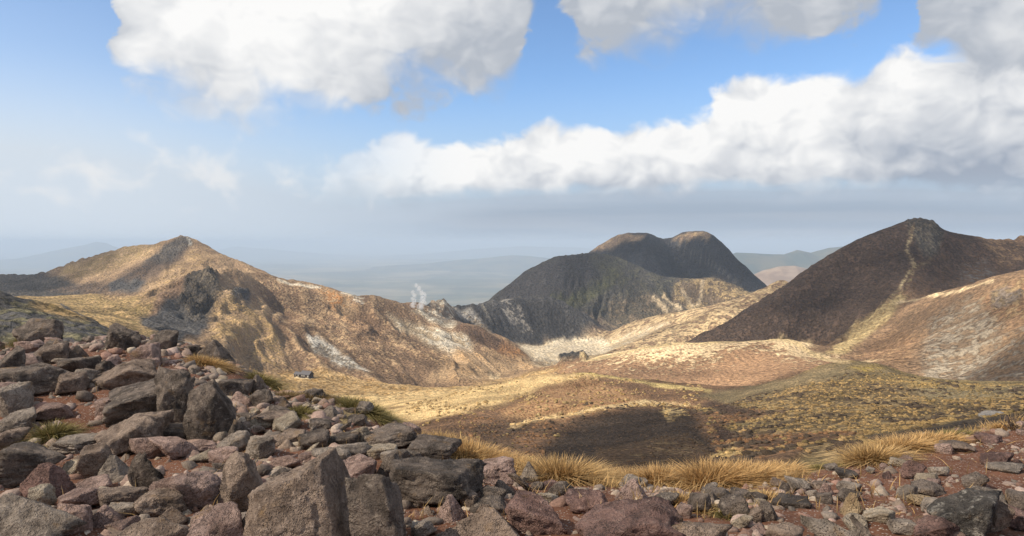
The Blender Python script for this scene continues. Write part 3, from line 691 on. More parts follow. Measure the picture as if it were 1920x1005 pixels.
# ------------------------------------------------------------------ the plain and the far ranges
def far_plain():
    n1, n2 = 190, 200
    a = np.linspace(R(-60), R(60), n1); r = 3000.0 * (150000.0 / 3000.0) ** np.linspace(0, 1, n2)
    x = np.outer(r, np.sin(a)); y = np.outer(r, np.cos(a))
    z = -905 + 90 * fbm(x / 5200, y / 5200, 5, 501) + 170 * np.maximum(0, fbm(x / 9000, y / 9000, 4, 511)) * smooth(np.hypot(x, y), 14000, 26000)
    q = np.arange(n1 * n2).reshape(n2, n1); f = np.stack([q[:-1, :-1], q[:-1, 1:], q[1:, 1:], q[1:, :-1]], -1).reshape(-1, 4)
    m, nt, out = new_mat('plain')
    P = geo_pos(nt)
    n = noise(nt, P, 0.0006, 6.0, 0.6); v = voro(nt, P, 0.0016, out='Color'); w = noise(nt, P, 0.00016, 4.0, 0.6)
    c = mixc(nt, n.sstep(0.42, 0.62), (0.07, 0.08, 0.055), (0.20, 0.17, 0.11))
    c = mixc(nt, w.sstep(0.54, 0.70), c, (0.36, 0.31, 0.22))
    c = mixc(nt, 0.6, c, mixc(nt, sep(nt, v)[0], (.55, .58, .55), (1.5, 1.45, 1.35)), 'MULTIPLY')
    principled(nt, out, c, 0.95, None, 0.05)
    link('plain', mesh_np('plain', np.stack([x, y, z], -1).reshape(-1, 3), f, m), kind='structure')
far_plain()
def far_range(name, pts, base, depth, mat, seed, amp=70):
    """a range with a surveyed skyline and real depth: pts (column, row, metres)"""
    P3 = np.array([at(*p) for p in pts]); n = 160; s = np.linspace(0, len(pts) - 1, n)
    cx_ = np.interp(s, range(len(pts)), P3[:, 0]); cy_ = np.interp(s, range(len(pts)), P3[:, 1]); ch = np.interp(s, range(len(pts)), P3[:, 2])
    tt = np.linspace(-1, 1, 61); x = cx_[None] + 0 * tt[:, None]; y = cy_[None] + tt[:, None] * depth
    prof = np.clip(1 - np.abs(tt), 0, 1)[:, None] ** 1.15
    z = base + (ch[None] - base) * prof + amp * (ridged(x / 2300, y / 2300, 4, seed) - 1.2) * np.minimum(1, 3 * np.abs(tt))[:, None] + amp * .35 * fbm(x / 900, y / 900, 4, seed + 9)
    q = np.arange(n * 61).reshape(61, n); f = np.stack([q[:-1, :-1], q[:-1, 1:], q[1:, 1:], q[1:, :-1]], -1).reshape(-1, 4)
    link(name, mesh_np(name, np.stack([x, y, z], -1).reshape(-1, 3), f, mat), kind='structure')
mf, nt, out = new_mat('far_forest'); P = geo_pos(nt)
principled(nt, out, mixc(nt, noise(nt, P, 0.0016, 5.0, .6).sstep(.4, .62), (.045, .06, .045), (.11, .10, .06)), .95, None, .05)
far_range('distant_mountain', [(-150, 495, 30000), (0, 487, 30000), (60, 484, 30000), (110, 468, 30000), (150, 461, 30000), (180, 453, 30000), (200, 456, 30000), (230, 474, 30000), (300, 487, 30000)], -950, 5200, mf, 601)
far_range('distant_mountain', [(40, 540, 16000), (110, 508, 16000), (140, 500, 16000), (180, 503, 16000), (260, 530, 16000)], -950, 2600, mf, 611, 50)
far_range('distant_mountain', [(1280, 510, 11000), (1380, 474, 11000), (1430, 475, 11000), (1470, 477, 11000), (1495, 469, 11000), (1520, 474, 11000), (1555, 464, 11000), (1620, 458, 11000), (1750, 480, 11000)], -950, 3400, mf, 621)
far_range('distant_mountain', [(380, 476, 46000), (440, 462, 46000), (520, 468, 46000), (600, 476, 46000), (700, 482, 46000), (820, 474, 46000), (900, 466, 46000), (980, 462, 46000), (1080, 464, 46000), (1200, 470, 46000)], -950, 6000, mf, 631, 120)
far_range('distant_mountain', [(700, 500, 24000), (800, 494, 24000), (900, 484, 24000), (960, 478, 24000), (1010, 482, 24000), (1080, 490, 24000), (1200, 500, 24000)], -950, 3600, mf, 641, 80)
mh, nt, out = new_mat('far_heath'); P = geo_pos(nt)
principled(nt, out, mixc(nt, noise(nt, P, 0.006, 5.0, .6).sstep(.4, .62), (.20, .14, .10), (.30, .22, .16)), .95, None, .05)
far_range('distant_hill', [(1380, 530, 6500), (1430, 508, 6500), (1460, 500, 6500), (1490, 498, 6500), (1520, 506, 6500), (1580, 530, 6500)], -950, 2200, mh, 661, 40)

# ------------------------------------------------------------------ air
def volume_mat(name, color, density, aniso=0.0):
    m, nt, out = new_mat(name)
    v = nt.nodes.new('ShaderNodeVolumePrincipled'); v.inputs['Color'].default_value = (*color, 1)
    v.inputs['Density'].default_value = density; v.inputs['Anisotropy'].default_value = aniso
    nt.links.new(v.outputs[0], out.inputs['Volume'])
    return m
def box_mesh(name, lo, hi, mat):
    v = [(x, y, z) for z in (lo[2], hi[2]) for y in (lo[1], hi[1]) for x in (lo[0], hi[0])]
    f = [(0, 2, 3, 1), (4, 5, 7, 6), (0, 1, 5, 4), (2, 6, 7, 3), (0, 4, 6, 2), (1, 3, 7, 5)]
    return mesh_np(name, v, np.array(f), mat, False)
HAZE_DENSITY = 6.2e-5
haze = link('haze', box_mesh('haze', (-160000, -2000, -1250), (160000, 160000, 150), volume_mat('haze_air', (.57, .69, .86), HAZE_DENSITY)), kind='stuff', label='pale blue haze filling the air over the land')

# ------------------------------------------------------------------ clouds overhead that shade parts of the land
def puff_mesh(name, rx, ry, rz, seed, mat, sub=4):
    import bmesh
    bm = bmesh.new(); bmesh.ops.create_icosphere(bm, subdivisions=sub, radius=1.0)
    v = np.array([p.co[:] for p in bm.verts]); f = np.array([[p.index for p in q.verts] for q in bm.faces]); bm.free()
    r = 1 + .30 * fbm(v[:, 0] * 1.4 + seed, v[:, 1] * 1.4 + v[:, 2] * .8, 4, seed) + .16 * ridged(v[:, 0] * 3 + v[:, 2], v[:, 1] * 3 - v[:, 2] + seed, 3, seed + 3) - .1
    v = v * r[:, None]; v[:, 2] = np.where(v[:, 2] < 0, v[:, 2] * .45, v[:, 2])
    return mesh_np(name, v * np.array([rx, ry, rz]), f, mat)
CLOUD_Z = 1350.0
def shade_cloud(px, py, d, rx, ry, tau, seed, label, rot=0.0):
    """a cloud whose shadow falls round the surveyed place"""
    x, y, z = at(px, py, d); k = (CLOUD_Z - z) / TO_SUN.z; rz = 150.0
    m = volume_mat('cloud_vapour', (1, 1, 1), tau / (1.45 * rz / TO_SUN.z))
    o = link('cloud', puff_mesh('cloud', rx, ry, rz, seed, m), label=label, category='cloud', group='cumulus clouds drifting over the viewpoint')
    o.location = (x + TO_SUN.x * k, y + TO_SUN.y * k, CLOUD_Z); o.rotation_euler.z = R(rot)

shade_cloud(1000, 640, 50, 250, 125, 0.38, 5, 'grey based cumulus over the stony summit', 8)
shade_cloud(1625, 560, 985, 290, 175, 1.25, 9, 'cumulus whose shadow lies on the dark mountain', 20)
shade_cloud(1262, 490, 2290, 430, 165, 2.0, 13, 'long cumulus whose shadow lies on the twin topped mountain', 0)
shade_cloud(1015, 520, 1930, 250, 150, 1.1, 17, 'cumulus whose shadow lies on the flank of the green mountain', 20)
shade_cloud(30, 530, 1400, 260, 150, 1.3, 21, 'cumulus whose shadow lies on the far end of the left mountain', 0)
shade_cloud(1935, 700, 440, 70, 62, 3.0, 25, 'small cumulus whose shadow lies at the foot of the brown slope', 0)

def ground_col(x, y):
    r = math.hypot(x, y); j = int((math.atan2(x, y) - az[0]) / (az[1] - az[0])); i = int(math.log(r / R0) / math.log(4600 / R0) * (NR - 1))
    return CA[i, j], CB[i, j], RT[i, j]
# ------------------------------------------------------------------ the stony top in front: soil
GP = []
for p in [(-600, 1005, 4.0), (-300, 1300, 2.6), (0, 1005, 4.0), (480, 1005, 4.0), (960, 1005, 4.0), (1440, 1005, 4.0), (1920, 1005, 4.0), (2400, 1005, 4.0),
          (480, 1300, 2.6), (960, 1300, 2.6), (1440, 1300, 2.6), (2000, 1300, 2.6), (960, 1700, 1.75), (300, 1700, 1.75), (1700, 1700, 1.75),
          (-300, 850, 6.0), (0, 850, 6.0), (300, 850, 6.0), (600, 870, 5.7), (960, 920, 5.2), (1300, 930, 5.15), (1600, 905, 5.6), (1900, 880, 5.9), (2200, 870, 6.0),
          (-300, 700, 10.0), (0, 690, 10.5), (150, 665, 12.5), (250, 655, 13.5), (330, 668, 13.0), (420, 695, 12.0), (500, 728, 10.4), (560, 752, 9.6), (640, 775, 8.9), (740, 800, 8.1), (840, 850, 7.0),
          (920, 880, 6.6), (1000, 900, 6.35), (1120, 912, 6.2), (1250, 912, 6.2), (1400, 902, 6.3), (1500, 888, 6.5), (1620, 866, 6.9), (1720, 838, 7.5), (1800, 818, 8.0), (1920, 800, 8.4), (2200, 790, 8.6),
          (0, 655, 14.0), (60, 648, 15.5), (-300, 660, 14.0), (180, 650, 14.5)]:
    GP.append(at(*p))
# past the lip the ground falls away
for px, d in ((-500, 16), (-300, 16), (-100, 16.5), (60, 17.5), (180, 16.6), (260, 15.3), (340, 14.4), (420, 13.0), (500, 11.3), (560, 10.5), (640, 9.8), (740, 9.0), (840, 7.8), (920, 7.4), (1000, 7.15), (1120, 7.0), (1250, 7.0), (1400, 7.1), (1500, 7.3), (1620, 7.8), (1720, 8.5), (1800, 9.2), (1920, 9.6), (2200, 9.8), (2500, 9.8)):
    a = at(px, 455, 1.0)[0]
    for k, dz in ((1.0, -2.55 if px > 450 else -2.7), (1.35, -5.2), (2.2, -10.5), (3.4, -18.0)): GP.append((a * d * k, d * k, dz))
GP = np.array(GP); _gc = 0.09
_GA = np.sqrt(((GP[:, None, :2] - GP[None, :, :2]) ** 2).sum(-1) + (_gc * GP[None, :, 1]) ** 2)
_gw = np.linalg.solve(np.block([[_GA, np.ones((len(GP), 1))], [np.ones((1, len(GP))), np.zeros((1, 1))]]), np.append(GP[:, 2], 0))
def soil(x, y):
    x = np.atleast_1d(np.asarray(x, float)); y = np.atleast_1d(np.asarray(y, float))
    z = np.sqrt((x.ravel()[:, None] - GP[None, :, 0]) ** 2 + (y.ravel()[:, None] - GP[None, :, 1]) ** 2 + (_gc * GP[None, :, 1]) ** 2) @ _gw[:-1] + _gw[-1]
    z = z.reshape(x.shape)
    return z + 0.05 * fbm(x / 1.7, y / 1.7, 3, 701) + 0.022 * fbm(x / .35, y / .35, 3, 711)
LIP_X = [-500, 60, 250, 420, 500, 640, 740, 840, 920, 1120, 1400, 1500, 1620, 1720, 1800, 1920, 2500]
LIP_D = [16, 16, 14.0, 12.0, 10, 8.7, 7.9, 6.6, 6.3, 6.0, 6.1, 6.3, 6.8, 7.7, 8.4, 8.9, 9]
def lip_at(px): return float(np.interp(px, LIP_X, LIP_D))
def soil_hit(px, py):
    """where the line of sight through a photo pixel meets the soil"""
    a, yy, zz = ray(px, py); ds = np.concatenate([np.linspace(1.2, 19, 700)])
    g = soil(a / yy * ds, ds); under = np.nonzero(zz / yy * ds <= g)[0]
    d = ds[under[0]] if len(under) else 14.0
    d = min(d, lip_at(px) + .12)
    return a / yy * d, d, float(soil(a / yy * d, d)[0])
def build_soil():
    n1, n2 = 420, 320
    a = np.linspace(R(-62), R(62), n1); r = 1.0 * (30.0 / 1.0) ** np.linspace(0, 1, n2)
    x = np.outer(r, np.sin(a)); y = np.outer(r, np.cos(a)) 
    z = np.concatenate([soil(x[i:i + 20], y[i:i + 20]) for i in range(0, n2, 20)])
    z += 0.012 * fbm(x / .09, y / .09, 3, 721)
    px, py = project(x, y, z)
    q = np.arange(n1 * n2).reshape(n2, n1); f = np.stack([q[:-1, :-1], q[:-1, 1:], q[1:, 1:], q[1:, :-1]], -1).reshape(-1, 4)
    m, nt, out = new_mat('red_soil'); P = geo_pos(nt)
    wet = attr(nt, 'turf', 'Fac')
    n = noise(nt, P, 1.6, 6, .6); fine = noise(nt, P, 38.0, 4, .7); peb = voro(nt, P, 55.0); pebc = voro(nt, P, 55.0, out='Color')
    c = mixc(nt, n.sstep(.36, .64), (.085, .036, .022), (.155, .070, .043))
    c = mixc(nt, fine.sstep(.35, .7) * .6, c, (.205, .112, .072))
    stone = peb.sstep(.42, .30) * sep(nt, pebc)[0].sstep(.55, .62)
    c = mixc(nt, stone, c, mixc(nt, sep(nt, pebc)[1], (.22, .15, .12), (.42, .35, .30)))
    tf = (wet + (noise(nt, P, 7.0, 5, .6) - .5) * 1.3).sstep(.35, .65)
    c = mixc(nt, tf, c, mixc(nt, fine.sstep(.3, .7), (.13, .10, .055), (.34, .25, .13)))
    h = fine * .5 + stone * .7 + n * .5
    principled(nt, out, c, .95, bump(nt, h, .012, 1.0), .1)
    me = mesh_np('soil', np.stack([x, y, z], -1).reshape(-1, 3), f, m)
    # turf along the lip and behind it
    rad = np.hypot(x, y); turf = np.zeros(x.shape, np.float32)
    lip = np.interp(px[0], [-500, 60, 250, 420, 500, 640, 740, 840, 920, 1120, 1400, 1500, 1620, 1720, 1800, 1920, 2500], [16, 16, 14.2, 12.2, 10, 8.6, 7.7, 6.6, 6.2, 5.95, 6.0, 6.2, 6.7, 7.5, 8.3, 8.9, 9])
    turf = smooth(y, lip[None] - .35, lip[None] + .15)
    turf = np.maximum(turf, .75 * (1 - smooth(np.hypot((px - 640) / 120, (py - 772) / 34), .5, 1.1)))
    turf = np.maximum(turf, .7 * (1 - smooth(np.hypot((px - 1370) / 110, (py - 935) / 28), .5, 1.1)))
    float_attr(me, 'turf', turf.ravel())
    link('ground', me, kind='structure', label='red brown stony soil of the summit')
build_soil()

# ------------------------------------------------------------------ rocks
import bmesh
_ico = {}
def ico(sub):
    if sub not in _ico:
        bm = bmesh.new(); bmesh.ops.create_icosphere(bm, subdivisions=sub, radius=1.0)
        v = np.array([p.co[:] for p in bm.verts]); f = np.array([[p.index for p in q.verts] for q in bm.faces]); bm.free()
        _ico[sub] = (v, f)
    return _ico[sub]
def n3(v, s, o, seed, fn=fbm): return (fn(v[:, 0] * s + 3.1, v[:, 1] * s - v[:, 2] * .6 * s, o, seed) + fn(v[:, 1] * s - 5.7, v[:, 2] * s + v[:, 0] * .5 * s, o, seed + 31) + fn(v[:, 2] * s + 8.3, v[:, 0] * s - v[:, 1] * .4 * s, o, seed + 67)) * .6
def planes_for(style, rng):
    P = []
    def add_(n, h): n = np.array(n, float); P.append((n / np.linalg.norm(n), h))
    j = lambda s=.22: rng.uniform(-s, s)
    if style in ('block', 'slab', 'wedge', 'fin'):
        for n in ((1, 0, 0), (-1, 0, 0), (0, 1, 0), (0, -1, 0), (0, 0, 1), (0, 0, -1)): add_([n[0] + j(.34), n[1] + j(.34), n[2] + j(.34)], 1 + j(.10))
        if style == 'wedge': add_((-.55 + j(), -.25 + j(), .8), .55)
        if style == 'fin': add_((.72, -.2 + j(), .5), .72); add_((-.3, -.6, .5), .95)
        k = 7 if style != 'slab' else 5
    elif style == 'pyr':
        t0 = rng.uniform(0, 6.28); m = rng.choice([3, 4, 4, 5])
        for i in range(m):
            t = t0 + 6.28 * i / m + j(.35); add_((math.cos(t), math.sin(t), .55 + j(.2)), .62 + j(.1))
        add_((0, 0, -1), .7); add_((j(), j(), 1), .98); k = 4
    elif style == 'giant':
        add_((-.16, -.86, .46), .74); add_((.90, -.30, .34), .62); add_((-.42, .10, .90), .62); add_((-.92, -.30, .22), .86); add_((.1, 1, .35), .75); add_((0, 0, -1), .9); add_((-.55, -.62, .55), .80); add_((.35, -.8, .45), .80); k = 2
    else: k = 13
    for _ in range(k):
        n = rng.normal(size=3); n /= np.linalg.norm(n); P.append((n, rng.uniform(.90, 1.2) if style != 'round' else rng.uniform(.80, 1.0)))
    return P
def rock_mesh(style, seed, sub, dims=None, mat=None):
    rng = np.random.RandomState(seed); v, f = ico(sub)
    p = {'round': 22.0}.get(style, 46.0)
    acc = 0
    for n, h in planes_for(style, rng): acc = acc + np.power(np.maximum(0, v @ n) / h, p)
    r = acc ** (-1 / p); v = v * r[:, None]
    q = v + rng.uniform(-50, 50, 3)
    a = n3(q, 1.1, 3, seed % 90)
    st = n3(q + .35 * np.stack([n3(q, 2.3, 2, 3), n3(q, 2.3, 2, 13), n3(q, 2.3, 2, 23)], 1), 1.5, 2, (seed * 3) % 90 + 5) * 3.0
    stp = np.floor(st) + smooth(st - np.floor(st), .72, 1.0)                       # broken ledges
    dsp = .085 * a + .042 * stp + .028 * n3(q, 4.2, 3, seed % 77 + 9, ridged) + (.010 * n3(q, 13., 2, seed % 61) if sub > 4 else 0)
    if sub > 4:
        gr = n3(q + .3 * n3(q, 2.5, 2, 43)[:, None], .75, 1, seed % 53 + 4); dsp = dsp - .055 * (1 - smooth(np.abs(gr), 0, .035))      # open cracks
    v = v * (1 + dsp)[:, None]
    lo, hi = v.min(0), v.max(0); v = (v - (lo + hi) / 2) / (hi - lo)
    v[:, 2] += .5
    if dims is not None: v = v * np.array(dims)
    return mesh_np('rock', v, f, mat)
def rock_mat(name, c1, c2, c3, lich=.35, dark=.3):
    m, nt, out = new_mat(name); P = geo_pos(nt)
    oi = nt.nodes.new('ShaderNodeObjectInfo'); rnd = E(nt, oi.outputs['Random'])
    comb = nt.nodes.new('ShaderNodeCombineXYZ'); nt.links.new((rnd * 37.0).s, comb.inputs[0]); nt.links.new((rnd * 91.0).s, comb.inputs[1])
    P = vadd(nt, P, E(nt, comb.outputs[0]))
    n = noise(nt, P, 5.0, 7, .62, dist=.6); n2 = noise(nt, P, 17.0, 6, .68); fine = noise(nt, P, 95.0, 4, .7)
    c2 = tuple(1.22 * q for q in c2); c3 = tuple(1.2 * q for q in c3); c1 = tuple(1.15 * q for q in c1)
    c = mixc(nt, n.sstep(.36, .62), c1, c2)
    c = mixc(nt, n2.sstep(.52, .68) * .75, c, c3)
    stain = noise(nt, vadd(nt, P, (4., 9., 2.)), 3.4, 5, .6)
    c = mixc(nt, stain.sstep(.54, .68) * dark, c, (.055, .050, .048))
    l = voro(nt, P, 16.0, detail=2.0); lp = noise(nt, vadd(nt, P, (7., 1., 3.)), 6.0, 4, .6)
    spots = (l + (fine - .5) * .5).sstep(.34, .22) * lp.sstep(.48, .60)
    c = mixc(nt, spots * lich, c, (.52, .48, .41))
    ves = voro(nt, P, 75.0); pit = ves.sstep(.34, .14) * noise(nt, vadd(nt, P, (2., 5., 8.)), 4.0, 3, .5).sstep(.44, .60)   # gas holes
    och = noise(nt, vadd(nt, P, (11., 3., 6.)), 4.4, 6, .66); c = mixc(nt, och.sstep(.58, .70) * .55, c, (.36, .22, .10))
    c = mixc(nt, pit * .55, c, (.06, .05, .045))
    c = mixc(nt, .5, c, mixc(nt, fine.sstep(.28, .72), (.50, .49, .48), (1.52, 1.50, 1.46)), 'MULTIPLY')
    c = mixc(nt, .5, c, mixc(nt, rnd, (.74, .73, .73), (1.26, 1.24, 1.22)), 'MULTIPLY')
    crack = voro(nt, vadd(nt, P, vmul(nt, noise(nt, P, 5.0, 5, .65, out='Color'), (.55, .55, .55))), 2.6, 'DISTANCE_TO_EDGE').sstep(.0, .03)
    c = mixc(nt, (1.0 - crack) * .35, c, (.07, .055, .045))
    h = n * .9 + n2 * .7 + fine * .25 + crack * .12 - pit * .25
    principled(nt, out, c, .88, bump(nt, h, .13, 1.0), .2)
    return m
RM = {'g': rock_mat('rock_grey', (.185, .150, .122), (.37, .305, .25), (.48, .40, .33)),
      'd': rock_mat('rock_dark', (.090, .071, .058), (.225, .178, .145), (.36, .295, .24), .6, .6),
      'p': rock_mat('rock_pink', (.27, .180, .150), (.46, .325, .275), (.20, .145, .118), .45, .4),
      'b': rock_mat('rock_brown', (.165, .120, .092), (.345, .258, .20), (.44, .335, .265), .45, .45),
      't': rock_mat('rock_tan', (.34, .27, .195), (.50, .415, .315), (.26, .205, .155), .25, .25),
      'm': rock_mat('rock_maroon', (.115, .068, .058), (.27, .165, .138), (.38, .26, .22), .5, .45),
      'k': rock_mat('rock_black_white', (.055, .049, .044), (.115, .10, .088), (.46, .42, .36), .9, .6),
      'y': rock_mat('rock_yellow', (.42, .285, .15), (.50, .38, .24), (.34, .23, .145), .2, .2)}
